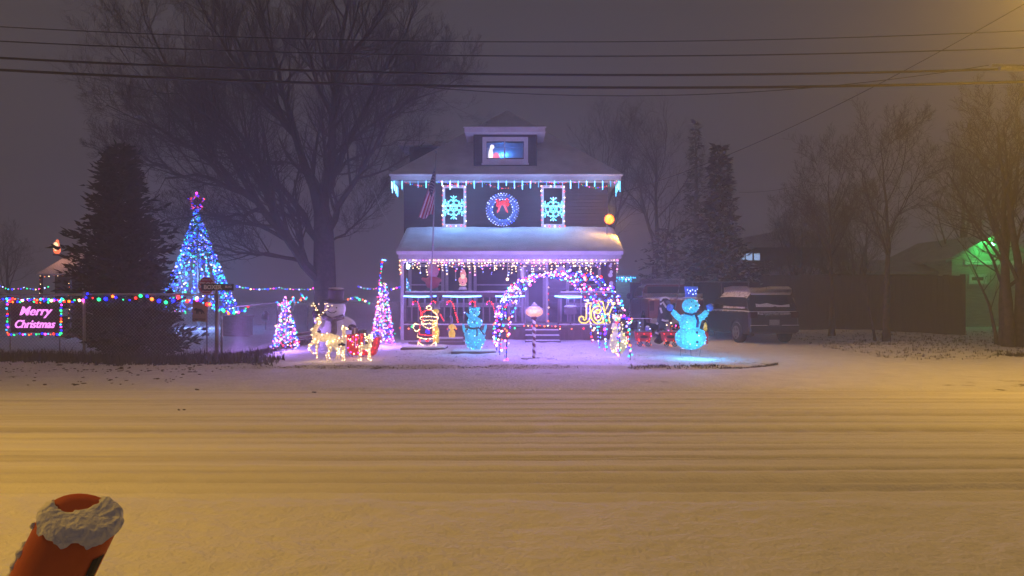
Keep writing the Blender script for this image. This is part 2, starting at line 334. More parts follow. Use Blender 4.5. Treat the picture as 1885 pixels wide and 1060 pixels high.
# grass that pokes through the snow: along the chain-link fence, on lawn edges, in the right-hand field
def blades(name, spots, h, mat, label):
    mb = MB(); r = random.Random(5)
    for (x, y, k) in spots:
        z = Hz(x, y)-.01
        for _ in range(r.randint(2, 4)):
            a = r.uniform(0, 6.28); l = h*k*r.uniform(.5, 1.2); w = r.uniform(.006, .014)*(1+k*.5); lean = r.uniform(.1, .8)*l
            dx, dy = math.cos(a), math.sin(a); px, py = -dy*w, dx*w; ox, oy = r.uniform(-.05, .05), r.uniform(-.05, .05)
            mb.add([(x+ox-px, y+oy-py, z), (x+ox+px, y+oy+py, z), (x+ox+dx*lean, y+oy+dy*lean, z+l)], [(0, 1, 2)])
    o = mb.build(name, mat); tag(o, label, 'grass', None, 'stuff')
M_grass = pm('dead_grass', (.06, .050, .032), .9, .4, 2)
r_ = random.Random(11); sp_ = []
for _ in range(3600):
    x = r_.uniform(-14.5, -5.4); y = 17.7+r_.gauss(0, .42)
    if y < 16.6+.25*math.sin(x*1.7): continue
    if x > -6.6 and r_.random() < (x+6.6)/1.2: continue
    sp_.append((x, y, r_.uniform(.6, 1.6)))
for _ in range(1500): y = r_.uniform(17.6, 24); sp_.append((-7.0+(y-17.6)*.14+r_.gauss(0, .16), y, r_.uniform(.4, 1)))
blades('grass', sp_, .17, M_grass, 'long dark dead grass along the foot of the chain-link fence')
sp_ = []
for _ in range(620):
    x = r_.uniform(2.6, 6.3); y = 16.5+r_.gauss(0, .06)+max(0, x-4.8)**2*.55
    if r_.random() < .75 or x > 4: sp_.append((x, y, r_.uniform(.3, 1)))
for _ in range(700): sp_.append((r_.uniform(-6.4, 1.5), 16.5+r_.gauss(0, .05), r_.uniform(.15, .45)))
for _ in range(900): sp_.append((r_.uniform(-4.6, 5.8), r_.choice([17.5, 18.3, 19.2, 20.6, 22.2])+r_.gauss(0, .35), r_.uniform(.15, .5)))
blades('lawn_edge_grass', sp_, .06, M_grass, 'short grass poking through the snow along the front lawn edge')
sp_ = [(x, y, r_.uniform(.3, 1)) for x, y in ((r_.uniform(9.6, 19), r_.uniform(18.4, 29)) for _ in range(2600)) if x > 9.6+(y-22)*.12]
sp_ += [(r_.uniform(12.5, 15.5), r_.uniform(17.2, 19.3), r_.uniform(.8, 1.8)) for _ in range(700)]
blades('field_grass', sp_, .085, M_grass, 'tufts of dead grass in the snowy field right of the drive')
# clods of snow and leaves on the verge
mb = MB()
for _ in range(380):
    x = -6.2-abs(r_.gauss(0, 3.6)); y = r_.uniform(13.2, 16.8)
    if r_.random() > .25 and y < 15.6: continue
    mb.ell((x, y, Hz(x, y)+.005), (lambda q_: (q_*r_.uniform(.6, 1.6), q_*.7, q_*r_.uniform(.2, .5)))(.018+.035*r_.random()**3), 6, 4, (0, 0, r_.uniform(0, 3)))
for (px, py) in ((575, 727), (333, 760), (365, 719)):
    D = EYE*F/(py-HY); x = X_(px, D)
    for _ in range(3): mb.ell((x+r_.uniform(-.06, .06), D+r_.uniform(-.04, .04), .02 if D > 12.5 else .045), (.028*D/12, .016*D/12, .010*D/12), 6, 4, (.3, .2, r_.uniform(0, 3)))
tag(mb.build('leaf_litter', pm('dead_leaves', (.05, .035, .02), .9, .4)), 'dark clods and dead leaves scattered on the snowy verge', 'leaf litter', None, 'stuff')
# ------------------------------------------------------------------ haze
def build_haze():
    mb = MB().b2((-90, -6, -1.1), (90, 100, 16.5)); m = bpy.data.materials.new('snowy_air'); m.use_nodes = True; t = m.node_tree
    t.nodes.remove(t.nodes['Principled BSDF']); v = t.nodes.new('ShaderNodeVolumePrincipled'); v.inputs['Color'].default_value = (.93, .93, .95, 1)
    v.inputs['Density'].default_value = HAZE; v.inputs['Anisotropy'].default_value = .72; t.links.new(v.outputs[0], t.nodes['Material Output'].inputs['Volume'])
    o = mb.build('haze', m); o['kind'] = 'stuff'; o['label'] = 'thin snowy night haze filling the street and yards'
HAZE = .009
build_haze()
# ------------------------------------------------------------------ the decorated house
def roof_mat(name, base):
    m = pm(name, base, .8, .12, 1.6, snow=0); t = m.node_tree; N = t.nodes; L = t.links
    tc = N.new('ShaderNodeTexCoord'); sx = N.new('ShaderNodeSeparateXYZ'); L.new(tc.outputs['Object'], sx.inputs[0])
    nz = N.new('ShaderNodeTexNoise'); nz.inputs['Scale'].default_value = 5; L.new(tc.outputs['Object'], nz.inputs['Vector'])
    a = N.new('ShaderNodeMath'); a.operation = 'MULTIPLY_ADD'; L.new(nz.outputs[0], a.inputs[0]); a.inputs[1].default_value = .06; L.new(sx.outputs['Z'], a.inputs[2])
    d = N.new('ShaderNodeMath'); d.operation = 'DIVIDE'; L.new(a.outputs[0], d.inputs[0]); d.inputs[1].default_value = .075
    f = N.new('ShaderNodeMath'); f.operation = 'FRACT'; L.new(d.outputs[0], f.inputs[0])
    bp = N.new('ShaderNodeBump'); bp.inputs['Distance'].default_value = .02; bp.inputs['Strength'].default_value = .7; L.new(f.outputs[0], bp.inputs['Height']); L.new(bp.outputs[0], N['Principled BSDF'].inputs['Normal'])
    return m
M_brown = siding('brown_siding', (.038, .028, .033), .13)
M_skirt = siding('porch_boards', (.15, .075, .065), .14, False)
M_shed = siding('dark_boards', (.045, .036, .034), .16, False)
M_roof = roof_mat('snowy_shingles', (.74, .73, .75)); M_proof = roof_mat('snowy_porch_shingles', (.78, .78, .80))
M_trim = pm('white_trim', (.66, .66, .70), .5, .1, 4)
M_rail = pm('brown_paint', (.10, .065, .06), .6, .25, 4)
M_bal = pm('mauve_baluster_paint', (.24, .19, .20), .6, .15, 4)
M_trim_shade = pm('white_trim_porch_shade', (.34, .32, .36), .5, .1, 4)  # white trim again, darkened in its colour for the shade under the porch
M_dark = pm('dark_porch_interior', (.035, .03, .035), .8, .3, 3)
GY = 27.2
house = thing('house', 'brown two-storey house with snowy hip roof and decorated front porch', 'house', (-.2, 27.2, .2))
x0, x1 = -3.95, 3.5
MB().b2((x0, GY, 0), (x1, 34.7, 5.80)).build('wall', M_brown, house)
mb = MB(); E = [(-4.38, 26.5, 5.95), (3.95, 26.5, 5.95), (3.95, 35.4, 5.95), (-4.38, 35.4, 5.95)]; A = (-.21, 31.0, 9.32)
mb.add(E+[A]+[(x, y, 5.90) for x, y, z in E], [(0, 1, 4), (1, 2, 4), (2, 3, 4), (3, 0, 4), (0, 5, 6, 1), (1, 6, 7, 2), (2, 7, 8, 3), (3, 8, 5, 0), (5, 8, 7, 6)])
mb.build('roof', M_roof, house)
MB().b2((-4.32, 26.56, 5.74), (3.89, 35.3, 5.897)).build('soffit', M_trim, house)
# front dormer with a lit room behind its window
mb = MB(); dz0, dz1 = 6.15, 7.50; ox0, ox1, oz0, oz1 = -.91, .41, 6.61, 7.17
mb.b2((-1.39, 27.0, dz0), (ox0, 27.12, dz1)).b2((ox1, 27.0, dz0), (.90, 27.12, dz1)).b2((ox0, 27.0, dz0), (ox1, 27.12, oz0)).b2((ox0, 27.0, oz1), (ox1, 27.12, dz1))
mb.b2((-1.39, 27.12, dz0), (-1.30, 29.6, dz1)).b2((.81, 27.12, dz0), (.90, 29.6, dz1)); mb.build('dormer_wall', M_brown, house)
MB().add([(-1.29, 27.13, 6.5), (.80, 27.13, 6.5), (.80, 28.2, 6.5), (-1.29, 28.2, 6.5), (-1.29, 27.13, 7.45), (.80, 27.13, 7.45), (.80, 28.2, 7.45), (-1.29, 28.2, 7.45)],
         [(0, 1, 2, 3), (4, 5, 6, 7), (2, 3, 7, 6), (0, 3, 7, 4), (1, 2, 6, 5)]).build('attic_room', pm('room_paint', (.35, .35, .4), .8), house)
mb = MB(); prof = [(26.6, 7.46), (26.6, 7.60), (30.2, 8.46), (30.2, 7.46)]
mb.add([(-1.70, y, z) for y, z in prof]+[(1.19, y, z) for y, z in prof], [(0, 1, 2, 3), (7, 6, 5, 4), (0, 4, 5, 1), (1, 5, 6, 2), (2, 6, 7, 3), (3, 7, 4, 0)]); mb.build('dormer_roof', M_trim, house)
MB().add([(-1.74, 26.56, 7.604), (1.23, 26.56, 7.604), (1.23, 30.2, 8.49), (-1.74, 30.2, 8.49), (-1.74, 26.56, 7.64), (1.23, 26.56, 7.64), (1.23, 30.2, 8.53), (-1.74, 30.2, 8.53)],
         [(0, 1, 2, 3), (4, 5, 6, 7), (0, 1, 5, 4), (1, 2, 6, 5), (2, 3, 7, 6), (3, 0, 4, 7)]).build('dormer_roof_snow', M_roof, house)
def window(xa, xb, za, zb, y, fw, mull=None, pane=True, cross=False, parent=None, trim=None):
    M_trim = trim or MATS['white_trim']
    f = MB(); f.b2((xa, y-.05, za), (xa+fw, y, zb)).b2((xb-fw, y-.05, za), (xb, y, zb)).b2((xa+fw, y-.05, za), (xb-fw, y, za+fw)).b2((xa+fw, y-.05, zb-fw), (xb-fw, y, zb))
    f.b2((xa-.03, y-.09, za-.05), (xb+.03, y, za-.002))
    w = f.build('window', M_trim, parent or house)
    if pane: MB().b2((xa+fw, y-.018, za+fw), (xb-fw, y-.006, zb-fw)).build('pane', M_glass, w)
    if mull is not None: MB().b2((mull-.025, y-.045, za+fw), (mull+.025, y-.02, zb-fw)).build('mullion', M_trim, w)
    if cross: zc = (za+zb)/2; MB().b2((xa+fw, y-.045, zc-.025), (xb-fw, y-.02, zc+.025)).build('sash_bar', M_trim, w)
    return w
wd = window(-1.07, .58, 6.41, 7.36, 27.0, .15, X_(929, 27), pane=False)
lamp('attic_lamp', (-.33, 27.62, 6.93), (.03, .25, 1), 26, .06, house)
M_figlit = glow('lit_figure_white', (1.0, .85, .95), 1.6); M_figpink = glow('lit_figure_pink', (1, .22, .42), 1.3)
fig = thing('lit_window_figure', 'glowing white and pink figure standing in the attic window', 'figure', (-.68, 27.35, 6.5))
mb = MB(); mb.ell((-.78, 27.35, 6.78), (.09, .07, .28)).ell((-.73, 27.35, 7.08), (.085, .08, .085)); mb.build('body', M_figlit, fig, True, remesh=.02)
MB().ell((-.58, 27.33, 6.68), (.13, .07, .2)).build('dress', M_figpink, fig, True)
# left side dormer
MB().b2((-4.10, 29.8, 6.2), (-1.6, 32.2, 7.56)).build('side_dormer_wall', M_brown, house)
MB().b2((-4.5, 29.45, 7.56), (-1.6, 32.5, 7.73)).build('side_dormer_roof', M_roof, house)
# upper windows
W2 = [(-2.54, -1.67), (1.06, 1.93)]
for a, b in W2: window(a, b, 4.13, 5.64, GY, .10, cross=True)
# porch
PF = 24.75
mb = MB(); pr = [(24.62, 3.10), (GY, 4.09), (GY, 3.98), (24.66, 2.98)]
mb.add([(-3.82, y, z) for y, z in pr]+[(3.68, y, z) for y, z in pr], [(0, 1, 2, 3), (7, 6, 5, 4), (0, 4, 5, 1), (1, 5, 6, 2), (2, 6, 7, 3), (3, 7, 4, 0)]); mb.build('porch_roof', M_roof, house)
NX, NY = 150, 30; vs = []; fs = []
for j in range(NY+1):
    for i in range(NX+1):
        u, v = i/NX, j/NY; x = -3.84+7.54*u; y = 24.60+(27.19-24.60)*v; z = 3.10+(4.09-3.10)*(y-24.62)/(27.2-24.62); e = min(1, min(u, 1-u)*NX/2.5, v*NY/1.6)
        vs.append((x, y, z+.004+e*(.035+.04*float(noise2(np.array([x]), np.array([y]), 81, 1.3)[0])+.02*float(noise2(np.array([x]), np.array([y]), 82, 5)[0]))-(1-e)*.012))
for j in range(NY):
    for i in range(NX): fs.append((j*(NX+1)+i, j*(NX+1)+i+1, (j+1)*(NX+1)+i+1, (j+1)*(NX+1)+i))
MB().add(vs, fs).build('porch_roof_snow', M_proof, house, True)
MB().b2((-3.76, 24.66, 2.84), (3.62, 24.74, 3.06)).build('fascia', M_trim, house)
MB().b2((-3.70, 24.76, 2.72), (3.55, 24.92, 2.97)).build('porch_beam', M_trim, house)
MB().b2((-3.70, 24.93, 2.90), (3.55, GY-.01, 2.94)).build('porch_ceiling', M_dark, house)
mb = MB(); mb.add([(-3.76, 24.8, 2.99), (-3.76, GY-.01, 3.95), (-3.76, GY-.01, 2.9), (-3.70, 24.8, 2.99), (-3.70, GY-.01, 3.95), (-3.70, GY-.01, 2.9)], [(0, 1, 2), (5, 4, 3)]); mb.build('porch_gable', M_brown, house)
mb = MB(); mb.add([(3.62, 24.8, 2.99), (3.62, GY-.01, 3.95), (3.62, GY-.01, 2.9), (3.56, 24.8, 2.99), (3.56, GY-.01, 3.95), (3.56, GY-.01, 2.9)], [(0, 1, 2), (5, 4, 3)]); mb.build('porch_gable', M_brown, house)
MB().b2((-3.72, 24.86, .57), (3.62, GY-.01, .64)).build('porch_floor', M_wood, house)
MB().b2((-3.70, 24.95, 0), (3.60, 25.0, .566)).build('skirt', M_skirt, house)
SX0, SX1 = .42, 1.56
def railing(xa, xb):
    r = MB(); r.b2((xa, 24.88, 1.56), (xb, 24.98, 1.72)).b2((xa, 24.89, .68), (xb, 24.97, .75)); o = r.build('railing', M_rail, house)
    n = max(2, int((xb-xa)/.215)); b = MB()
    for i in range(n+1): x = xa+.03+(xb-xa-.06)*i/n; b.b2((x-.022, 24.91, .751), (x+.022, 24.95, 1.559))
    b.build('balusters', M_bal, o)
    s = MB(); p = along([(xa+.02, 24.93, 1.735), (xb-.02, 24.93, 1.735)], 24); s.tube(p, [.05*rng.uniform(.6, 1.1) for _ in p], 6); s.build('snow_cap', M_snow, o, True)
railing(-3.6, SX0-.05); railing(SX1+.05, 3.45)
mb = MB()
for xa, xb in ((-3.7, SX0), (SX1, 3.6)): p = along([(xa, 24.87, .655), (xb, 24.87, .655)], 40); mb.tube(p, [.028*rng.uniform(.5, 1.2) for _ in p], 6)
mb.build('floor_edge_snow', M_snow, house, True)
mb = MB().b2((-3.71, 24.80, .05), (-3.61, 24.87, 3.0)); mb.tube([(-3.66, 24.8, .12), (-3.72, 24.62, .04)], .05, 8); mb.build('downspout', M_trim, house)
MB().b2((3.36, 24.76, .2), (3.46, 24.86, 2.73)).build('porch_post', M_rail, house)
for x, w in ((-3.60, .10), (SX0-.02, .09), (SX1+.02, .09)): MB().b2((x-w/2, 24.99, .64), (x+w/2, 25.08, 2.72 if w == .10 else 1.74)).build('porch_post', M_rail, house)
for k, (y0, z0) in enumerate(((24.55, .47), (24.22, .31), (23.88, .16))):
    s = MB().b2((SX0, y0, z0-.05), (SX1, y0+.36, z0)).b2((SX0+.03, y0+.04, -.05), (SX1-.03, y0+.08, z0-.052)).build('step', M_rail, house)
    MB().b2((SX0+.02, y0-.01, z0+.002), (SX1-.02, y0+.33, z0+.028)).build('step_snow', M_snow, s, bevel=.01)
# first-floor windows and the front door
for a, b in ((752, 818), (820, 868), (872, 958), (1042, 1106)): window(X_(a, GY), X_(b, GY), 1.25, 2.78, GY, .11, cross=(a != 820), trim=M_trim_shade)
door = MB().b2((X_(968, GY), GY-.04, .66), (X_(1004, GY), GY-.005, 2.72)).build('door', pm('door_paint', (.30, .28, .33), .45), house)
f = MB(); xa, xb = X_(963, GY), X_(1009, GY)
f.b2((xa, GY-.07, .64), (xa+.09, GY-.003, 2.84)).b2((xb-.09, GY-.07, .64), (xb, GY-.003, 2.84)).b2((xa+.09, GY-.07, 2.73), (xb-.09, GY-.003, 2.84)); f.build('door_frame', M_trim, door)
MB().b2((xa+.2, GY-.055, 1.1), (xb-.2, GY-.042, 2.5)).build('pane', M_glass, door)
# mailbox, hung plaque, ornament, banner, porch lamp
D = 24.85; mb = MB(); c = P(1050, 570, D)
mb.lathe([(.12, -.2), (.12, .2)], c, 14, (0, math.pi/2, 0)).b2((c.x-.2, D-.12, c.z-.16), (c.x+.2, D+.12, c.z)).b2((c.x-.03, D-.03, .66), (c.x+.03, D+.03, c.z-.16))
mbx = thing('mailbox', 'small dark letterbox with a cap of snow on the porch railing right of the steps', 'mailbox', (c.x, D, .64)); mb.build('box', M_rail, mbx)
MB().ell((c.x, D, c.z+.11), (.22, .13, .05), 10, 6).build('snow_cap', M_snow, mbx, True)
c = P(961, 501, 25.2); one('hanging_plaque', MB().b2((c.x-.05, 25.18, c.z-.19), (c.x+.05, 25.21, c.z+.19)).tube([(c.x, 25.195, c.z+.19), (c.x, 25.195, 2.9)], .006, 4), M_white, 'narrow white plaque hanging under the porch eave left of the door', 'plaque')
c = P(1033, 496, 25.4); mb = MB(); mb.lathe([(.02, -.02), (.11, -.02), (.12, 0), (.11, .02), (.02, .02)], c, 16, (math.pi/2, 0, 0), sx=1.2); mb.tube([c+Vector((0, 0, .1)), (c.x, 25.4, 2.9)], .006, 4)
one('hanging_disc', mb, pm('pale_plastic', (.5, .48, .55), .5), 'pale round ornament hanging above the arch under the porch eave', 'ornament')
ban = thing('snowman_banner', 'tall narrow banner with snowman pattern hanging on the right porch post', 'banner', P(1124, 534, 24.7))
bx, bz0, bz1 = X_(1125, 24.7), Z_(534, 24.7), Z_(482, 24.7)
MB().b2((bx-.13, 24.69, bz0), (bx+.13, 24.71, bz1)).build('cloth', pm('banner_cloth', (.10, .03, .04), .8, .4, 9), ban)
for z, w in ((.12, .085), (.50, .075), (.80, .05)): MB().lathe([(w, -.003), (w, .003)], (bx+rng.uniform(-.03, .03), 24.683, bz0+z), 12, (math.pi/2, 0, 0)).lathe([(w*.75, -.003), (w*.75, .003)], (bx, 24.6825, bz0+z+w*1.4), 12, (math.pi/2, 0, 0)).build('printed_snowman', M_white, ban)
c = P(750, 490, 25.3); pl = thing('porch_lamp', 'bright bluish white lamp hanging at the left end of the porch', 'lamp', c)
MB().lathe([(.02, .1), (.05, .08), (.06, .05)], c, 10).tube([c+Vector((0, 0, .1)), (c.x, c.y, 2.9)], .01, 5).build('fitting', M_metal, pl)
MB().ell(c, .085).build('lit_globe', glow('lamp_globe', (10, 16, 16)), pl, True); lamp('globe_light', c-Vector((0, .15, 0)), (.75, 1, .98), 12, .06, pl)
# amber floodlight on the porch roof
c = P(1121, 404, 26.3); fl = thing('amber_floodlight', 'glowing amber floodlight on a thin bracket at the right end of the porch roof', 'lamp', (c.x-.06, 26.3, 3.65))
MB().tube([(c.x-.07, 26.3, 3.6), (c.x-.07, 26.3, c.z), (c.x, 26.25, c.z)], .018, 6).build('bracket', M_metal, fl)
MB().lathe([(.03, -.02), (.09, .03), (.10, .05)], (c.x, 26.3, c.z), 12, (math.pi/2, 0, 0)).build('housing', M_metal, fl)
MB().ell((c.x, 26.20, c.z), (.17, .10, .17)).build('lit_lens', BM['lamp'].materials[0], fl, True)
lamp('flood_light', (c.x+.05, 26.05, c.z), (1, .52, .09), 600, .12, fl, 'SPOT', (9.5, 24.5, .6), 112); lamp('flood_spill', (c.x-.05, 26.0, c.z+.12), (1, .52, .09), 48, .12, fl)
# blue bars under the rail
M_bar = glow('led_bar_blue', (.55, 1.5, 6.0), 1.8)
for i, (a, b, w_) in enumerate(((742, 803, 'at the left end of the porch railing'), (815, 886, 'under the porch railing above the blue bear'), (912, 966, 'under the porch railing just left of the arch'), (1021, 1071, 'seen through the middle of the arch right of the steps'), (1126, 1141, 'at the right porch corner, shortest of the five'))):
    A_ = P(a, 545, 24.84); B_ = P(b, 545+(2 if i == 3 else 0), 24.84)
    t = thing('light_bar', 'blue-white light bar '+w_, 'light bar', A_, 'blue light bars under the porch railing')
    MB().tube([A_, A_.lerp(B_, .5)-Vector((0, 0, .03)), B_], .022, 6).build('lit_tube', M_bar, t, True); MB().b2((A_.x, 24.865, A_.z-.01), (B_.x, 24.875, A_.z+.03)).build('mount', M_white, t)
# icicle tubes and coloured swags under the main eave
ic = thing('icicle_light_string', 'cyan icicle tube lights hanging along the upper roof eave', 'icicle lights', (-4.3, 26.5, 5.7))
MB().tube([(-4.3, 26.52, 5.72), (3.86, 26.52, 5.72)], .008, 4).build('wire', M_wire, ic)
M_ice = [glow('icicle_cyan_a', (.45, 2.0, 4.0), 1.6), glow('icicle_cyan_b', (.2, .8, 1.7), 1.0), glow('icicle_cyan_c', (.9, 2.6, 4.2), 2.2)]
for i in range(29):
    x = -4.2+8.0*i/28; l = rng.uniform(.14, .30)
    MB().tube([(x, 26.52, 5.70), (x, 26.52, 5.70-l)], .014, 6).build('lit_icicle', M_ice[rng.choice((0, 1, 0, 2))], ic, True)
for sgn, xe, n in ((-1, -4.30, 9), (1, 3.86, 7)):
    for i in range(n):
        y = 26.6+i*.18; l = rng.uniform(.15, .4); MB().tube([(xe, y, 5.70), (xe, y, 5.70-l)], .009, 6).build('lit_icicle', M_ice[rng.choice((0, 2))], ic, True)
for i, (a, b, d) in enumerate(((748, 812, .12), (812, 862, .10), (862, 885, .06), (885, 978, .24), (978, 992, .03), (992, 1066, .05), (1066, 1135, .20))):
    pa = P(a, 334+(0 if i % 2 else 3), 26.7); pb = P(b, 334, 26.7)
    light_string('swag_lights', 'multicoloured bulb swag under the roof eave, '+('at its left end', 'beside the left snowflake window', 'just right of the left window', 'dipping above the round wreath', 'bunched left of the right window', 'across the right snowflake window', 'at its right end')[i], sag(pa, pb, d), int((b-a)/3.6), ['red', 'amber', 'green', 'blue', 'orange', 'pink'], .013, 'bulb swags under the roof eave', .015)
# bulbs framing the two upper windows, snowflakes
def snowflake(c, R, label):
    t = thing('snowflake_light', label, 'light sculpture', c, 'cyan snowflakes in the upper windows'); mb = MB(); pts = []
    for k in range(6):
        w = math.pi/2+k*math.pi/3; d = Vector((math.cos(w), 0, math.sin(w))); q = Vector((-d.z, 0, d.x))
        mb.tube([c+d*.1*R, c+d*R*.98], .02, 5)
        for f in (.48, .76):
            for s in (-1, 1): e = c+d*f*R; mb.tube([e, e+(d*.8+q*s)*R*.25], .017, 5); pts.append(e+(d*.8+q*s)*R*.23)
        pts += [c+d*R*f for f in (.3, .5, .76, .98)]
        w2 = w+math.pi/3; d2 = Vector((math.cos(w2), 0, math.sin(w2))); mb.tube([c+d*.33*R, c+d2*.33*R], .02, 5).tube([c+d*.62*R, c+d*.48*R+d2*.30*R, c+d2*.62*R], .014, 5)
    mb.build('lit_rope', glow('rope_cyan', (.55, 2.6, 3.6), 1.0) if 'rope_cyan' not in MATS else MATS['rope_cyan'], t, True)
    bulbs(t, [(p-Vector((0, .02, 0)), rng.choice(['cyan', 'cyan', 'cool'])) for p in pts], .014)
snowflake(P(835, 382, 27.08), .43, 'cyan lit snowflake hanging in the left upper window')
snowflake(P(1018.5, 385, 27.08), .43, 'cyan lit snowflake hanging in the right upper window')
for (a, b), side in zip(W2, ('left', 'right')):
    y = GY-.10; light_string('window_frame_lights', f'red and warm white bulbs framing the {side} upper window', [(a+.02, y, 5.6), (a+.02, y, 4.16), (b-.02, y, 4.16), (b-.02, y, 5.6), (a+.02, y, 5.6)], 27, ['red', 'warm', 'red', 'amber', 'warm'], .021, 'bulb frames round the upper windows')
# wreath
c = P(925, 386, 27.05); wr = thing('lit_wreath', 'round wreath of blue-white bulbs with a red lit bow on the upper wall', 'wreath', c)
MB().tube([c+Vector((math.cos(w)*.47, 0, math.sin(w)*.47)) for w in [2*math.pi*i/28 for i in range(28)]], .10, 8, closed=True).build('ring', pm('blue_tinsel', (.05, .08, .22), .5, .5, 30, emit=(.14, .20, .70), estr=.4), wr, True)
it = []
for k in range(4):
    n = (24, 28, 32, 36)[k]; R = (.375, .44, .52, .59)[k]
    for i in range(n): w = 2*math.pi*(i+.5*(k % 2))/n; it.append((c+Vector((math.cos(w)*R, -.09+abs(k-1.5)*.03, math.sin(w)*R)), rng.choice(['cool', 'cool', 'sky'])))
bulbs(wr, it, .016)
bow = MB(); b0 = c+Vector((0, -.12, .22))
for s in (-1, 1):
    bow.add([b0, b0+Vector((s*.14, -.05, .17)), b0+Vector((s*.24, 0, .13)), b0+Vector((s*.22, 0, -.08)), b0+Vector((s*.12, -.05, -.07))], [(0, 1, 2, 3, 4)])
    bow.tube([b0, b0+Vector((s*.10, -.02, -.12)), b0+Vector((s*.16, 0, -.30))], [.03, .05, .05], 5)
bow.ell(b0, .05); bow.build('bow', pm('red_tinsel', (.30, .02, .02), .5, .4, 30, emit=(.7, .02, .02), estr=.6), wr)
bulbs(wr, [(b0+Vector((rng.uniform(-.23, .23), -.08, rng.uniform(-.12, .16))), 'red') for _ in range(34)]+[(b0+Vector((s*(.08+.1*f), -.07, -.1-.22*f)), 'red') for s in (-1, 1) for f in (0, .2, .4, .6, .8, 1)], .0125)
# warm icicle lights under the porch beam
pi_ = thing('porch_icicle_lights', 'warm white icicle bulbs hanging along the porch eave', 'icicle lights', (-3.6, 24.72, 2.83)); mb = MB().tube([(-3.66, 24.72, 2.84), (3.5, 24.72, 2.84)], .006, 4); it = []
for i in range(74):
    x = -3.62+7.1*i/73+rng.uniform(-.03, .03); n = rng.choice((1, 2, 3, 3, 4, 5, 6)); z = 2.79
    for k in range(n): it.append(((x+rng.uniform(-.025, .025), 24.70, z), rng.choice(['warm', 'warm', 'warm', 'warm', 'warm', 'lav', 'cool', 'rose']))); z -= rng.uniform(.07, .12)
    mb.tube([(x, 24.715, 2.84), (x, 24.715, z+.08)], .004, 3)
mb.build('wire', M_wire, pi_); bulbs(pi_, it, .017, 100)
inn = thing('inner_porch_lights', 'mixed pink and white bulbs scattered along the porch ceiling behind the eave icicles', 'light string', (-3.5, 26.1, 2.88)); MB().tube([(-3.6, 26.1, 2.88), (3.45, 26.1, 2.88)], .006, 4).build('wire', M_wire, inn)
bulbs(inn, [((rng.uniform(-3.5, 3.4), 26.1+rng.uniform(-.05, .05), 2.86-abs(rng.gauss(0, .28))), rng.choice(['cool', 'lav', 'rose', 'warm', 'sky', 'red'])) for _ in range(72)], .017)
for i, (px, py, w_) in enumerate(((774, 502, 'nearest the left porch post'), (839, 515, 'between the pig and the lit santa'), (934, 514, 'lowest and brightest, left of the arch top'), (910, 497, 'over the wide window'), (1069, 500, 'right of the arch top'))):
    c = P(px, py, 24.74); t = thing('drop_light', 'hanging white drop light '+w_, 'drop light', c, 'drop lights under the porch eave')
    MB().tube([c, (c.x, c.y, 2.84)], .007, 4).build('cord', M_white, t); bulbs(t, [(c, 'warm' if i in (2, 3) else 'cool')], .035 if i == 2 else .024)
# coloured bulbs along porch floor and across the steps
def swagz(name, label, pts, n, cols, r, **k): return light_string(name, label, pts, n, cols, r, **k)
swagz('porch_floor_lights', 'sparse red and amber bulbs along the porch skirt left of the steps', sag((-3.75, 24.84, .56), (-2.0, 24.84, .5), .03)+sag((-2.0, 24.84, .52), (.4, 24.84, .58), .06), 14, ['red', 'amber', 'green', 'red', 'warm'], .026)
swagz('step_lights', 'red and warm bulbs strung across the top of the porch steps', sag((.42, 24.5, .62), (1.56, 24.5, .60), .0), 10, ['amber', 'warm', 'red', 'amber', 'red'], .028)
swagz('skirt_lights', 'sparse amber bulbs along the porch skirt right of the steps', sag((1.62, 24.84, .52), (3.5, 24.84, .55), .03), 6, ['warm', 'amber', 'red'], .03)
for px, py in ((1009, 529), (1009, 550), (1011, 568), (1049, 557), (1033, 582), (1014, 580)):
    pass
swagz('door_lights', 'vertical run of sparse bulbs beside the front door', [P(1009, 528, 26.9), P(1010, 590, 26.9)], 6, ['warm', 'red', 'amber'], .022)
swagz('post_lights', 'short cluster of warm bulbs wrapped on the left porch downspout', [P(736, 480, 24.75), P(737, 506, 24.75)], 8, ['warm', 'amber'], .02)
# candy canes of red bulbs on the railing
M_cane = pm('cane_plastic', (.10, .012, .012), .4, .3, 12)
for i, (px, w_) in enumerate(((760, 'leftmost, left of the santa outline'), (793, 'just above the santa outline'), (823, 'above the yellow dog ornament'), (865, 'above the head of the blue bear'), (896, 'rightmost, beside the arch'))):
    pts = [P(px, 560, 24.7), P(px+1, 556, 24.7), P(px+4, 554, 24.7), P(px+8, 555, 24.7), P(px+11, 560, 24.7), P(px+15, 574, 24.7), P(px+20, 592, 24.7)]
    if i in (1, 3): pts = [P(px, 559, 24.7), P(px+2, 555, 24.7), P(px+5, 554, 24.7), P(px+9, 556, 24.7), P(px+10, 562, 24.7), P(px+11, 590, 24.7)]
    t = thing('candy_cane_light', 'red bulb candy cane on the porch railing, '+w_, 'candy cane', pts[-1], 'candy canes on the porch railing')
    MB().tube(pts, .008, 5).build('cane', M_cane, t, True); bulbs(t, [(p-Vector((0, .02, 0)), 'red' if k else 'pink') for k, p in enumerate(along(pts, 13))], .019)
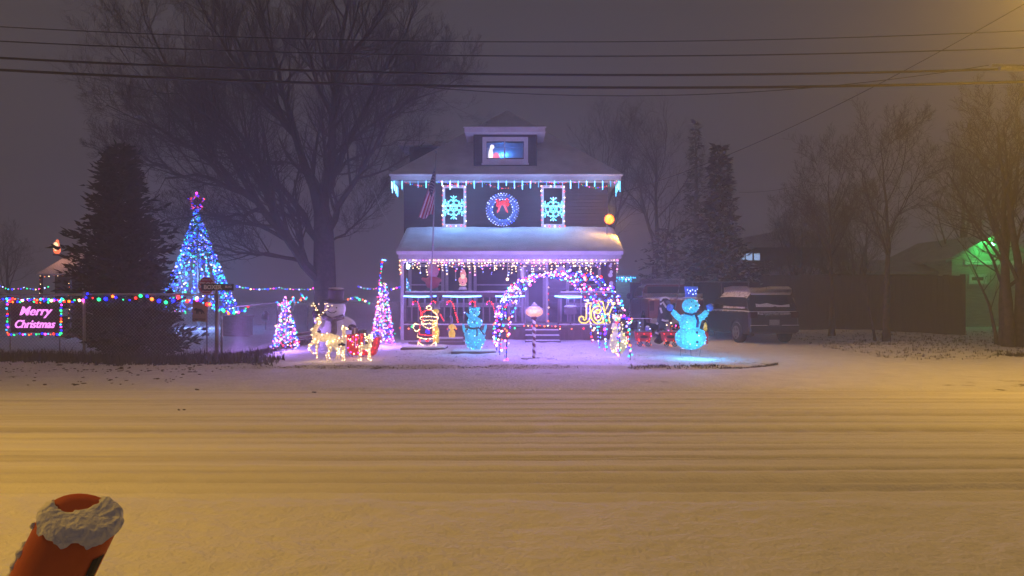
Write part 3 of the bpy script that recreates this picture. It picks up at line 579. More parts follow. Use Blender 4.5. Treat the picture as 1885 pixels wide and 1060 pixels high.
# ------------------------------------------------------------------ yard decorations
AK = 4.7
def px_ell(mb, cx, cy, rx, ry, D, dy=0, rd=None, rot=0): mb.ell(P(cx, cy, D)+Vector((0, dy, 0)), (rx*D/F, (rd if rd else min(rx, ry)*.85)*D/F, ry*D/F), 16, 11, (0, rot, 0) if rot else None)
def on_ell(cx, cy, rx, ry, D, n, cols, front=True, rd=None):
    out = []; c = P(cx, cy, D); s = D/F; rd = rd or min(rx, ry)*.85
    while len(out) < n:
        v = Vector((rng.gauss(0, 1), rng.gauss(0, 1), rng.gauss(0, 1))).normalized()
        if front and v.y > .15: continue
        out.append((c+Vector((v.x*rx*s, v.y*rd*s, v.z*ry*s)), rng.choice(cols)))
    return out
def cone_tree(name, label, px, ytop, ybase, hw, D, n, cols, r, turns, star=None, top_r=.02):
    base = P(px, ybase, D); base.z = Hz(base.x, D); top = P(px, ytop, D); h = top.z-base.z; R = hw*D/F
    t = thing(name, label, 'light tree', base)
    MB().tube([base, top+Vector((0, 0, .03))], .014, 6).build('pole', M_metal, t)
    MB().tube([base+Vector((math.cos(w)*R, math.sin(w)*R, .03)) for w in [2*math.pi*i/24 for i in range(24)]], .01, 5, closed=True).build('base_ring', M_metal, t)
    w = MB(); it = []
    pts = [base+Vector((math.cos(a*2*math.pi*turns)*(R*(1-a)+top_r), math.sin(a*2*math.pi*turns)*(R*(1-a)+top_r), .04+a*(h-.06))) for a in [i/400 for i in range(401)]]
    w.tube(pts[::2], .005, 3); w.build('wire', M_wire, t)
    for p in along(pts, n): k_ = .03+.055*R; it.append((p+Vector((rng.gauss(0, .02), rng.gauss(0, .02), rng.gauss(0, k_))), rng.choice(cols)))
    bulbs(t, it, r); return t
cone_tree('spiral_light_tree', 'small cone tree of mixed pink, blue and red bulbs left of the reindeer', 526, 545, 651, 23, 20.8, 300, MULTI, .0185, 11)
ct = cone_tree('tower_light_tree', 'tall slim tower tree of dense pink and blue bulbs beside the sleigh', 705, 520, 643, 16, 22.4, 340, MULTI+['pink', 'warm', 'pink'], .019, 14, top_r=.08)
pts = [P(699, 528, 22.4), P(700, 510, 22.4), P(702, 490, 22.4), P(703, 478, 22.4)]
light_string('pole_lights', 'single line of coloured bulbs climbing the pole above the tower light tree', pts, 13, ['blue', 'red', 'green', 'pink', 'cyan'], .02)
c = P(703, 478, 22.4); one('pole_top_bar', MB().tube([c, c+Vector((.12, 0, -.02))], .018, 6), M_bar, 'short cyan light bar at the top of the bulb-wrapped pole', 'light bar')
MB_ = MB().tube([P(699, 640, 22.7), P(702, 477, 22.7)], .015, 6); one('thin_pole', MB_, M_metal, 'thin metal pole standing behind the tower light tree', 'pole')
# the big strand tree in the back yard
D = 30; base = P(366, 590, D); base.z = Hz(base.x, D); top = P(362, 388, D); R = 68*D/F
mt = thing('strand_light_tree', 'tall back-yard tree of blue and cyan light strands with a pink star', 'light tree', base)
MB().tube([base, top], [.05, .03], 8).build('pole', M_metal, mt)
zb = Z_(573, D); w = MB(); it = []
w.tube([(base.x+math.cos(a)*R, D+math.sin(a)*R, zb) for a in [2*math.pi*i/32 for i in range(32)]], .012, 5, closed=True)
for k in range(22):
    a = 2*math.pi*(k+.3)/22; tip = Vector((base.x+math.cos(a)*R*rng.uniform(.9, 1.05), D+math.sin(a)*R, zb+rng.uniform(-.05, .15))); p0 = top+Vector((math.cos(a)*.05, math.sin(a)*.05, 0))
    seg = sag(p0, tip, .10, 8); w.tube(seg, .006, 3); n = 40
    for p in along(seg, n): it.append((jit(p, .045), rng.choice(['blue', 'sky', 'sky', 'cyan', 'blue', 'sky', 'green', 'sky', 'cyan', 'cyan', 'cool', 'cyan', 'lav'])))
for k in range(60): a = rng.uniform(0, 6.28); it.append(((base.x+math.cos(a)*R, D+math.sin(a)*R, zb+rng.uniform(-.05, .1)), rng.choice(['cyan', 'sky', 'blue', 'pink', 'green'])))
w.build('wire', M_wire, mt); bulbs(mt, it, .031)
st = P(362, 371, D); sw = MB(); sp = []
for i in range(10): a = math.pi/2+i*math.pi/5; q = (.36 if i % 2 == 0 else .16); sp.append(st+Vector((math.cos(a)*q, 0, math.sin(a)*q)))
sw.tube(sp, .012, 5, closed=True).tube([top, st], .015, 5); so = sw.build('star', M_metal, mt)
bulbs(so, [(jit(p, .02), c_) for p, c_ in zip(along(sp+[sp[0]], 34), (['pink', 'purple', 'amber', 'pink', 'blue', 'red']*9))], .034)
# the big inflatable snowman (no lamp inside; violet emission added to brighten the nylon)
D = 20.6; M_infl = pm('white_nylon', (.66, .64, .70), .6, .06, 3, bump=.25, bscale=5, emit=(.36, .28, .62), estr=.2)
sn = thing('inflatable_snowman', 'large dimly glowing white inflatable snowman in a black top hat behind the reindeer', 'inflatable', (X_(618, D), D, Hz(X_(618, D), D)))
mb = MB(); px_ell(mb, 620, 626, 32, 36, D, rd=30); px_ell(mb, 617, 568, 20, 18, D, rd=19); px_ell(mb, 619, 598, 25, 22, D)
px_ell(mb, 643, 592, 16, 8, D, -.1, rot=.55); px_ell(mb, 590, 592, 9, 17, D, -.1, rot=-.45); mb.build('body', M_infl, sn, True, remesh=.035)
mb = MB(); hc = P(618, 557, D); mb.lathe([(.30, 0), (.33, .03), (.30, .06), (.215, .06), (.20, .14), (.22, .33), (.23, .37), (.10, .385)], hc, 22, (.08, .05, 0)); mb.build('top_hat', pm('black_nylon', (.03, .028, .035), .6), sn, True)
mb = MB(); mb.lathe([(.02, .385), (.20, .385), (.21, .40), (.12, .42), (.02, .425)], hc, 18, (.08, .05, 0)); mb.build('hat_snow', M_snow, sn, True)
mb = MB(); mb.tube([P(600, 583, D)+Vector((0, -.22, 0)), P(617, 588, D)+Vector((0, -.34, 0)), P(636, 582, D)+Vector((0, -.22, 0))], .07, 8); mb.tube([P(620, 588, D)+Vector((0, -.36, 0)), P(622, 606, D)+Vector((0, -.45, 0)), P(620, 622, D)+Vector((0, -.5, 0))], .085, 8); mb.build('scarf', pm('grey_scarf', (.16, .13, .15), .8, .4, 9), sn, True)
mb = MB()
for x, y in ((610, 566), (624, 566)): mb.ell(P(x, y, D)+Vector((0, -.285, 0)), .022)
mb.tube([P(608+i*2.6, 572+[0, 2, 3.2, 3.6, 3.2, 2, 0][i], D)+Vector((0, -.28, 0)) for i in range(7)], .012, 5); mb.build('face', M_black, sn, True)
mb = MB(); px_ell(mb, 652, 602, 8, 6, D, -.25); px_ell(mb, 586, 577, 8, 9, D, -.2); mb.build('mittens', pm('dark_mitten', (.05, .03, .05), .7), sn, True)
# reindeer
M_deer = pm('lit_mesh_fur', (.55, .46, .33), .8, .3, 25, emit=(1.0, .74, .44), estr=.55)
def deer(name, label, D, hoof, back, f, xr, xc, head, antler=0, raised=False, thick=1.0, nb=60, muzzle_up=0):
    """side-on deer: hoof row, back row, f = facing (-1 left, 1 right), rump and chest columns, head point, all in photo pixels"""
    s = D/F; base = P((xr+xc)/2, hoof, D); base.z = Hz(base.x, D); lift = base.z-P(0, hoof, D).z
    q = lambda x, y, dy=0: P(x, y, D)+Vector((0, dy, lift))
    L = abs(xc-xr); leg = hoof-back; by = back+leg*.16; hx, hy = head
    t = thing(name, label, 'reindeer', base)
    pts = [q((xr+xc)/2, by), q(xr, by), q(xc, by+1), q(xc+f*.12*L, by-.28*(by-hy)), q(hx-f*.02*L, hy+.18*(by-hy)), q(hx, hy), q(hx+f*.24*L, hy+.04*leg-muzzle_up), q(xr-f*.14*L, by-.06*leg)]
    rad = [x*thick*s for x in (.17*leg, .17*leg, .18*leg, .12*leg, .075*leg, .085*leg, .045*leg, .03*leg)]
    ed = [(0, 1), (0, 2), (2, 3), (3, 4), (4, 5), (5, 6), (1, 7)]
    for sd in (-1, 1):
        w = sd*.10*leg*s; b = len(pts)
        pts += [q(xr+f*.02*L, by+.12*leg, w), q(xr+f*.10*L, by+.34*leg, w), q(xr-f*.10*L+sd*1, by+.52*leg, w), q(xr-f*.03*L+sd*1.5, hoof-1, w)]
        rad += [x*thick*s*leg for x in (.10, .065, .036, .038)]; ed += [(1, b), (b, b+1), (b+1, b+2), (b+2, b+3)]
        b = len(pts)
        if raised and sd < 0:
            pts += [q(xc-f*.02*L, by+.16*leg, w), q(xc+f*.30*L, by+.30*leg, w), q(xc+f*.26*L, by+.44*leg, w), q(xc+f*.06*L, by+.62*leg, w)]
        else: pts += [q(xc-f*.02*L, by+.16*leg, w), q(xc+f*.01*L+sd, by+.42*leg, w), q(xc+f*.0*L+sd, by+.62*leg, w), q(xc+f*.02*L+sd*1.5, hoof-1, w)]
        rad += [x*thick*s*leg for x in (.085, .05, .034, .038)]; ed += [(2, b), (b, b+1), (b+1, b+2), (b+2, b+3)]
    for sd in (-1, 1):
        b = len(pts); pts.append(q(hx-f*1.6, hy-2.8, sd*.06*leg*s+.0)); rad.append(.02*leg*s); ed.append((5, b))
    skin('body', pts, ed, rad, M_deer, t, 1)
    it = []
    for k in range(nb):
        a, b = ed[k % len(ed)]; u = rng.random(); p = pts[a].lerp(pts[b], u); rr = rad[a]*(1-u)+rad[b]*u
        v = Vector((rng.uniform(-1, 1), -abs(rng.uniform(.3, 1)), rng.uniform(-1, 1))).normalized(); it.append((p+v*rr*1.1, 'warm'))
    bulbs(t, it, .0125)
    if antler:
        mb = MB(); al = []
        for sd in (-1, 1):
            a0 = q(hx, hy-3, sd*.03); pl = [a0, a0+Vector((sd*.03+f*-.04, sd*.05, .10)), a0+Vector((sd*.12-f*.06, sd*.07, .22)), a0+Vector((sd*.14+.02, sd*.06, antler))]
            mb.tube(pl, [.014, .012, .010, .006], 5); al += along(pl, 7)
            for i, dd in ((1, (.08*sd, 0, .07)), (2, (-.07*sd, 0, .09)), (2, (.10*sd, 0, .05))): e = pl[i]+Vector(dd); mb.tube([pl[i], e], [.01, .005], 4); al.append(e)
        mb.build('antlers', pm('antler_brown', (.10, .06, .04), .7) if 'antler_brown' not in MATS else MATS['antler_brown'], t); bulbs(t, [(p, 'warm') for p in al], .0125)
    return t
bk = deer('lit_reindeer', 'lit buck reindeer with bulb-tipped antlers and raised foreleg, facing left', 18.0, 668, 619, -1, 620, 581, (588, 592), antler=.32, raised=True, nb=70)
MB().tube([P(581+x, 615+y, 18.0)+Vector((0, d, 0)) for x, y, d in ((-1, 1, -.08), (4, 3, -.09), (9, 2, -.05), (4, 1, .09))], .012, 5, closed=True).build('collar', pm('red_ribbon', (.35, .04, .03), .6), bk)
de = deer('lit_reindeer', 'lit doe without antlers in the middle, facing right in front of the buck', 17.6, 671, 632, 1, 606, 632, (633, 609), nb=60)
MB().ell(P(631, 632, 17.6)+Vector((0, -.10, 0)), (.03, .03, .03), 8, 6).ell(P(628, 634, 17.6)+Vector((0, -.10, 0)), (.05, .02, .03), 8, 6).ell(P(634, 634, 17.6)+Vector((0, -.10, 0)), (.05, .02, .03), 8, 6).build('bow', M_black, de, True)
deer('lit_reindeer', 'small lit fawn at the right, standing in front of the red sleigh', 17.6, 671, 641, 1, 663, 680, (681, 625), nb=44)
# sleigh with presents
D = 18.9; M_redlit = pm('red_lit_cloth', (.35, .02, .02), .6, .4, 14, emit=(1, .04, .03), estr=.35)
sl = thing('lit_sleigh', 'red lit sleigh loaded with presents behind the small fawn', 'sleigh', (X_(668, D), D, Hz(X_(668, D), D)))
s = D/F; q = lambda x, z: (X_(x, D), Z_(z, D))
MB().prism([q(638, 632), q(640, 646), q(648, 654), q(688, 654), q(694, 640), q(697, 622), q(690, 620), q(684, 640), q(660, 643), q(650, 640), q(645, 630)], D-.02, D+.34).build('body', M_redlit, sl, bevel=.01)
for dy in (.0, .34): MB().tube([P(634, 643, D)+Vector((0, dy, 0)), P(634, 652, D)+Vector((0, dy, 0)), P(641, 660, D)+Vector((0, dy, 0)), P(690, 661, D)+Vector((0, dy, 0))], .014, 6).build('runner', M_metal, sl)
mb = MB()
for x in (648, 668, 686): mb.tube([P(x, 653, D)+Vector((0, .02, 0)), P(x, 661, D)+Vector((0, .02, 0))], .012, 5)
mb.build('struts', M_metal, sl)
def gift(label, x, y0, y1, w, D_, mat, rib):
    a = P(x, y1, D_); h = (y1-y0)*D_/F; ww = w*D_/F
    t = thing('gift_box', label, 'gift box', a, 'presents loaded in the sleigh'); MB().b2((a.x-ww/2, D_, a.z), (a.x+ww/2, D_+ww*.9, a.z+h)).build('box', mat, t)
    MB().b2((a.x-.02, D_-.006, a.z-.003), (a.x+.02, D_+ww*.9+.004, a.z+h+.006)).build('ribbon', rib, t); return t, a, h, ww
M_rib = pm('green_ribbon', (.05, .10, .05), .6); M_pt = pm('dark_wrap', (.06, .06, .07), .5, .4, 18); M_rw = pm('silver_ribbon', (.5, .5, .55), .4)
for lab, x, y0, y1, w, m, rb in (('red lit present with a dark ribbon at the left of the sleigh', 645, 616, 642, 13, M_redlit, M_rib), ('red lit present in the middle of the sleigh', 661, 614, 642, 12, M_redlit, M_rib)):
    t, a, h, ww = gift(lab, x, y0, y1, w, D+.04, m, rb); bulbs(t, [((a.x+rng.uniform(-.5, .5)*ww, D+.02, a.z+rng.uniform(.05, .95)*h), rng.choice(['red', 'pink', 'warm'])) for _ in range(16)], .0125)
t, a, h, ww = gift('dark present with many warm bulbs at the right of the sleigh', 679, 618, 636, 14, D+.06, M_pt, M_rib); bulbs(t, [((a.x+rng.uniform(-.6, .6)*ww, D+.03, a.z+rng.uniform(.3, 1.2)*h), 'warm') for _ in range(22)], .0125)
gift('dark present with pale stripes standing up behind the red ones', 653, 604, 622, 12, D+.26, M_pt, M_rw)
gift('dark tilted present with a bow at the very top of the load', 667, 607, 620, 14, D+.28, M_black, M_rib)
bulbs(sl, [((X_(x, D), D-.03, Z_(y, D)), rng.choice(['red', 'pink', 'red', 'warm'])) for x, y in ((641, 640), (646, 648), (652, 651), (660, 649), (669, 651), (678, 650), (686, 648), (691, 640), (694, 631), (695, 624), (664, 646), (674, 645), (682, 643))], .0125)
# outlined santa in bulbs with an elf beside it
D = 21.3; U = lambda u, v, dy=0: P(755+u*.118, 545+v*.118, D)+Vector((0, dy, 0))
zb = Hz(X_(785, D), D); pal = thing('snowy_pallet', 'low flat board under the santa outline, covered in snow', 'board', (X_(782, D), D, zb))
MB().b2((X_(742, D), D-.5, zb-.03), (X_(822, D), D+.5, zb+.05)).build('board', M_wood, pal); MB().b2((X_(743, D), D-.47, zb+.052), (X_(821, D), D+.48, zb+.085)).build('snow_cap', M_snow, pal, bevel=.015)
sa = thing('santa_outline', 'standing santa drawn in warm and red bulbs on a wire frame', 'light sculpture', (X_(788, D), D, zb+.08))
LN = [('warm', [(255, 190), (270, 160), (300, 150), (330, 165), (335, 195), (310, 210), (275, 205), (255, 190)], 11), ('red', [(170, 285), (205, 245), (250, 225), (330, 215)], 9), ('warm', [(335, 215), (400, 270), (430, 310)], 7),
      ('warm', [(160, 330), (220, 318), (300, 315), (380, 320), (440, 335), (430, 370), (380, 385), (300, 370), (220, 385), (160, 360), (160, 330)], 26), ('warm', [(180, 405), (240, 440), (300, 420), (360, 445), (420, 400), (400, 460), (350, 490), (290, 505), (230, 485), (190, 440), (180, 405)], 24),
      ('red', [(155, 460), (140, 540), (150, 600), (200, 600), (280, 612), (360, 605), (370, 560), (400, 470)], 20), ('warm', [(115, 590), (112, 630), (150, 650), (240, 665), (360, 660), (375, 620)], 17), ('blue', [(255, 535), (300, 540), (298, 575), (255, 570), (255, 535)], 9),
      ('warm', [(130, 440), (80, 430), (50, 480), (70, 530), (110, 550), (140, 520)], 12), ('green', [(20, 480), (35, 450), (60, 455), (50, 490), (20, 480)], 7), ('red', [(150, 660), (150, 710)], 4), ('red', [(240, 680), (260, 710), (290, 690)], 5), ('red', [(385, 670), (375, 720)], 4),
      ('warm', [(130, 720), (170, 745), (225, 790), (170, 810), (120, 770), (130, 720)], 15), ('warm', [(400, 720), (350, 745), (300, 790), (350, 810), (405, 770), (400, 720)], 15), ('cyan', [(100, 790), (140, 825), (230, 800)], 6), ('cyan', [(320, 820), (400, 822), (415, 790)], 5)]
mb = MB(); it = []
for c_, pl, n in LN: w = [U(*p) for p in pl]; mb.tube(w, .008, 4); it += [(jit(p-Vector((0, .015, 0)), .006), c_) for p in along(w, n)]
mb.tube([U(262, 500), U(262, 830)], .012, 5).tube([U(262, 300, .02), U(262, 500, .02)], .012, 5); mb.build('wire_frame', M_black, sa); bulbs(sa, it, .0135)
M_yel = pm('yellow_lit_plastic', (.5, .4, .06), .5, .25, 14, emit=(1, .72, .04), estr=.55); M_greyhat = pm('grey_felt', (.26, .23, .30), .8)
el = thing('yellow_elf', 'glowing yellow elf in a drooping grey cap standing behind the santa outline', 'figure', (X_(803, D+.35), D+.35, zb+.08)); mb = MB()
for u, v, a, b in ((400, 240, 58, 42), (400, 560, 60, 95), (385, 440, 50, 70), (380, 680, 28, 60), (430, 680, 28, 60)): px_ell(mb, 755+u*.118, 545+v*.118, a*.118, b*.118, D+.35)
mb.build('body', M_yel, el, True, remesh=.02)
MB().tube([U(400, 205, .33), U(400, 150, .33), U(430, 100, .33), U(485, 78, .33)], [.10, .075, .045, .02], 10).ell(U(488, 76, .33), .025).build('cap', M_greyhat, el, True)
bulbs(el, on_ell(755+400*.118, 545+560*.118, 58*.118, 95*.118, D+.35, 20, ['yellow', 'warm'])+[(U(455+10*i, 280+18*i, .2), 'red') for i in range(7)], .0125)
# blue polar bear
D = 20.4; U = lambda u, v, dy=0: P(755+u*.118, 545+v*.118, D)+Vector((0, dy, 0)); zb = Hz(X_(873, D), D)
pal = thing('snowy_pallet', 'low dark-edged board under the blue bear', 'board', (X_(873, D), D, zb)); MB().b2((X_(833, D), D-.42, zb-.03), (X_(914, D), D+.42, zb+.04)).build('board', M_wood, pal); MB().b2((X_(834, D), D-.36, zb+.042), (X_(913, D), D+.41, zb+.07)).build('snow_cap', M_snow, pal, bevel=.015)
def cyan_mesh(name, k, base=(.10, .30, .40)): return pm(name, base, .7, .25, 30, emit=(.03, .58, .95), estr=k)
M_cy = cyan_mesh('cyan_lit_mesh', .62)
be = thing('blue_bear', 'glowing blue polar bear standing upright with both arms raised and a black scarf', 'light sculpture', (X_(873, D), D, zb+.06)); mb = MB(); BE = [(1005, 248, 78, 74), (935, 190, 27, 28), (1072, 190, 27, 28), (1005, 275, 40, 36), (1010, 410, 125, 85), (1012, 660, 160, 185), (930, 885, 62, 50), (1108, 885, 62, 50)]
for u, v, a, b in BE: px_ell(mb, 755+u*.118, 545+v*.118, a*.118, b*.118, D, 0, .75*min(a, b)*.118)
px_ell(mb, 755+838*.118, 545+500*.118, 26*.118, 85*.118, D, -.05, rot=-.15); px_ell(mb, 755+1172*.118, 545+500*.118, 26*.118, 88*.118, D, -.05, rot=.22)
mb.tube([U(850, 590), U(880, 640)], .035, 8).tube([U(1165, 590), U(1140, 640)], .035, 8).tube([U(940, 340), U(905, 300), U(868, 262)], [.05, .036, .028], 8); mb.build('body', M_cy, be, True, remesh=.024)
mb = MB(); mb.tube([U(890, 487, -.10), U(950, 496, -.22), U(1010, 500, -.25), U(1080, 488, -.16)], .026, 6).tube([U(1045, 500, -.25), U(1050, 560, -.26), U(1045, 620, -.27)], .02, 5).tube([U(1085, 490, -.18), U(1130, 560, -.2), U(1160, 600, -.15)], .02, 5); mb.build('scarf', M_black, be, True)
mb = MB()
for u in (900, 945, 995, 1050, 1092, 1132): mb.ell(U(u, 917, -.085), (.012, .02, .016), 8, 6)
for u in (980, 1030): mb.ell(U(u, 235, -.12), .011, 8, 6)
mb.ell(U(1005, 265, -.13), (.02, .015, .014), 8, 6); mb.tube([U(975, 375, -.17), U(985, 390, -.18), U(1005, 395, -.18), U(1010, 430, -.18)], .008, 4).tube([U(1005, 395, -.18), U(1030, 385, -.18)], .008, 4); mb.build('face_and_claws', M_black, be, True)
it = []
for (u, v, a, b), n in zip(BE, (14, 2, 2, 2, 20, 40, 9, 9)): it += on_ell(755+u*.118, 545+v*.118, a*.118, b*.118, D, n, ['cyan', 'cyan', 'cool'], rd=.75*min(a, b)*.118)
bulbs(be, it+[(U(850, 255, -.03), 'cool')], .0125)
# yellow dog on a stage box, pale long-necked ornament
D = 23.6; zb = Hz(X_(829, D), D); q0 = Z_(621, D)
sg = thing('stage_box', 'low wooden box with snow on top under the yellow dog', 'box', (X_(829, D), D, zb)); MB().b2((X_(806, D), D-.2, zb-.05), (X_(852, D), D+.4, q0-.03)).build('box', M_wood, sg); MB().b2((X_(806.5, D), D-.21, q0-.028), (X_(851.5, D), D+.39, q0)).build('snow_cap', M_snow, sg, bevel=.012)
one('garden_edging', MB().b2((X_(752, 22.9), 22.85, Hz(-3, 22.9)-.05), (X_(856, 22.9), 22.95, Hz(-2.2, 22.9)+.07)), M_wood, 'long low timber edging in front of the stage box', 'edging')
dg = thing('yellow_dog', 'small glowing yellow dog ornament sitting on the stage box', 'ornament', (X_(832, D), D, q0)); mb = MB()
px_ell(mb, 832, 614, 6.5, 8, D); px_ell(mb, 832.5, 601, 5.6, 5, D, -.03); px_ell(mb, 827, 602, 1.8, 4, D); px_ell(mb, 838, 602, 1.8, 4, D); px_ell(mb, 832.5, 603, 3, 2.4, D, -.10); px_ell(mb, 829, 619, 2.6, 2.6, D, -.06); px_ell(mb, 836, 619, 2.6, 2.6, D, -.06)
mb.build('body', pm('amber_lit_plastic', (.5, .33, .03), .5, .2, 9, emit=(1, .60, .02), estr=.9), dg, True, remesh=.02); MB().ell(P(832.5, 602, D)+Vector((0, -.16, 0)), .012, 8, 6).build('nose', M_black, dg)
gp = thing('goose_ornament', 'small pale long-necked ornament behind the yellow dog', 'ornament', (X_(830, D+.25), D+.25, q0)); mb = MB(); mb.tube([P(829, 598, D+.25), P(833, 590, D+.25), P(832, 583, D+.25), P(829, 582, D+.25), P(826, 584, D+.25)], [.05, .03, .025, .03, .012], 8); px_ell(mb, 829, 606, 6, 8, D+.25); mb.ell(P(829, 616, D+.25), (.07, .06, .09)); mb.build('body', M_greyhat, gp, True, remesh=.018)
# light arch: five hoops in a row up to the steps
HD = [17.8, 19.1, 20.5, 21.9, 23.3]; HL = [932, 920, 914, 911, 909]; HR = [1160, 1141, 1117, 1104, 1090]
ar = thing('light_arch', 'walk-through tunnel arch of multicoloured bulbs over the path to the porch', 'arch', (.15+1, 20.5, Hz(1, 20.5))); hoops = []
for D, a, b in zip(HD, HL, HR):
    xl, xr = X_(a, D), X_(b, D); cx, hw = (xl+xr)/2, (xr-xl)/2; zg = Hz(cx, D); pl = []
    for i in range(41):
        w = math.pi*(1-i/40); cs, sn_ = math.cos(w), math.sin(w); pl.append(Vector((cx+hw*math.copysign(abs(cs)**.80, cs)*(1-.0*sn_), D, zg+2.10*abs(sn_)**.78)))
    hoops.append(pl)
fr = MB()
for pl in hoops: fr.tube(pl, .012, 5)
for i in (8, 14, 20, 26, 32): fr.tube([h[i] for h in hoops], .008, 4)
fr.build('frame', M_wire, ar); it = []
for k, pl in enumerate(hoops): it += [(jit(p, .05), rng.choice(MULTI)) for p in along(pl, (112, 108, 104, 98, 98)[k])]
for i in range(5, 36, 3): it += [(jit(p, .04), rng.choice(MULTI)) for p in along([h[i] for h in hoops], 15)]
bulbs(ar, it, .0245)
for D, px in ((17.8, 932), (17.8, 1160)):
    pass
# barber-pole sign with glowing oval lamp
D = 18.3; bx = X_(983, D); zb = Hz(bx, D); ps = thing('striped_pole_lamp', 'red and white striped pole with a glowing orange oval lamp on top', 'lamp post', (bx, D, zb))
mb = MB(); z0, z1 = zb, Z_(585, D); n = 56
for i in range(n):
    zz0, zz1 = z0+(z1-z0)*i/n, z0+(z1-z0)*(i+1)/n
    vs = []; fs = []
    for zz, ph in ((zz0, i), (zz1, i+1)):
        for j in range(16): w = 2*math.pi*(j/16); vs.append((bx+.042*math.cos(w), D+.042*math.sin(w), zz))
    for j in range(16): mb.add([vs[j], vs[(j+1) % 16], vs[16+(j+1) % 16], vs[16+j]], [(0, 1, 2, 3)], int(((j/16+i/9.0) % 1) > .5))
mb.build('pole', [M_white, pm('candy_red_dark', (.12, .03, .05), .5)], ps)
lc = P(983.5, 574, D); MB().ell(lc, (.215, .13, .125), 20, 12).build('lit_oval', pm('orange_lit_globe', (.6, .35, .2), .4, .1, 6, emit=(1, .42, .17), estr=1.0), ps, True)
MB().lathe([(.05, 0), (.09, .02), (.05, .08), (.02, .09)], lc+Vector((0, 0, .115)), 12).tube([lc+Vector((math.cos(w)*.225, -.02, math.sin(w)*.135)) for w in [2*math.pi*i/26 for i in range(26)]], .014, 5, closed=True).build('rim', M_metal, ps, True)
MB().ell(lc+Vector((0, 0, .115)), (.15, .1, .03), 14, 8).ell(lc+Vector((0, 0, .21)), (.03, .03, .03), 8, 6).build('snow_cap', M_snow, ps, True); MB().lathe([(.07, 0), (.07, .06), (.045, .09)], (bx, D, z1-.03), 12).build('collar', pm('maroon', (.12, .03, .05), .5), ps, True)
lamp('oval_light', lc-Vector((0, .3, 0)), (1, .45, .18), 2.5, .1, ps)
mb = MB()
for i in range(16): mb.ell((bx+rng.uniform(-.36, .42), D+rng.uniform(-.2, .2), zb+.0), (rng.uniform(.05, .12), rng.uniform(.05, .1), rng.uniform(.02, .05)), 7, 5)
one('dirt_mound', mb, pm('soil_snow', (.12, .09, .08), .9, .5, 6, snow=1), 'snowy clods of soil heaped round the striped pole', 'mound')
# JOY
D = 20.6; V = lambda u, v: P(900+u*.2359, 440+v*.2359, D)
M_neon = glow('neon_yellow', (2.2, 1.5, .16), 1.0); jo = thing('joy_sign', 'yellow neon sign spelling JOY in outlined letters', 'neon sign', V(850, 660))
JL = [[(768, 498), (802, 500), (800, 514), (790, 518), (790, 612), (780, 640), (752, 657), (718, 652), (702, 632), (706, 610), (724, 602), (740, 612), (737, 626), (745, 633), (757, 625), (760, 605), (761, 515), (768, 498)]]
ell_ = lambda cx, cy, a, b: [(cx+a*math.cos(2*math.pi*i/28), cy+b*math.sin(2*math.pi*i/28)) for i in range(29)]
JO = [ell_(852, 592, 54, 68), ell_(852, 592, 30, 44), ell_(852, 568, 14, 12)]
JY = [[(846, 486), (890, 488), (890, 500), (906, 562), (934, 503), (924, 492), (986, 492), (985, 505), (970, 508), (940, 580), (938, 640), (948, 645), (945, 657), (888, 655), (892, 643), (893, 585), (864, 505), (850, 502), (846, 486)]]
for grp in (JL, JO, JY):
    mb = MB()
    for pl in grp: mb.tube([V(*p) for p in pl], .017, 6)
    mb.build('letter', M_neon, jo, True)
MB().tube([V(800, 657), V(800, 800)], .01, 5).tube([V(920, 657), V(920, 790)], .01, 5).build('stake', M_metal, jo)
# cream snowman of bulbs
def snowman3(name, label, D, parts, mat, cols, nb, hatmat, hat, cat='light sculpture'):
    base = P(parts[0][0], parts[0][1]+parts[0][3], D); base.z = Hz(base.x, D); t = thing(name, label, cat, base); mb = MB(); it = []
    for (cx, cy, rx, ry), n in zip(parts, nb): px_ell(mb, cx, cy, rx, ry, D, rd=rx*.8); it += on_ell(cx, cy, rx, ry, D, n, cols, rd=rx*.8)
    return t, mb, it
D = 19.3; t, mb, it = snowman3('cream_snowman', 'slim snowman of cream bulbs at the right foot of the arch', D, [(1138, 630, 16.5, 22), (1136, 602, 10.5, 13), (1135.5, 583, 8.5, 8)], None, ['warm', 'yellow', 'warm'], (44, 24, 14), None, None)
mb.build('body', pm('cream_lit_mesh', (.45, .42, .28), .7, .3, 30, emit=(.95, .88, .42), estr=.42), t, True, remesh=.024); bulbs(t, it, .0125)
MB().lathe([(.14, 0), (.14, .015), (.09, .02), (.085, .12), (.02, .125)], P(1135, 577, D), 14, (.1, -.15, 0)).build('hat', M_black, t, True)
MB().tube([P(1128, 592, D)+Vector((0, -.1, 0)), P(1136, 594, D)+Vector((0, -.14, 0)), P(1144, 591, D)+Vector((0, -.09, 0))], .025, 6).tube([P(1141, 594, D)+Vector((0, -.13, 0)), P(1143, 606, D)+Vector((0, -.14, 0)), P(1137, 612, D)+Vector((0, -.16, 0))], .018, 6).build('scarf', pm('wine_scarf', (.12, .03, .07), .7), t, True)
MB().tube([P(1145, 597, D), P(1153, 590, D), P(1160, 586, D)], .018, 6).tube([P(1127, 598, D), P(1118, 594, D)], .016, 6).build('stick_arms', M_bark, t)
bulbs(t, [(P(1160+rng.uniform(-3, 3), 591+rng.uniform(-5, 5), D), c) for c in ('green', 'red', 'cyan', 'warm', 'amber', 'pink')], .02)
one('stake_lights_pole', MB().tube([P(1157, 600, 18.4), P(1160, 664, 18.4)], .012, 5), M_metal, 'thin stake in front of the cream snowman', 'stake')
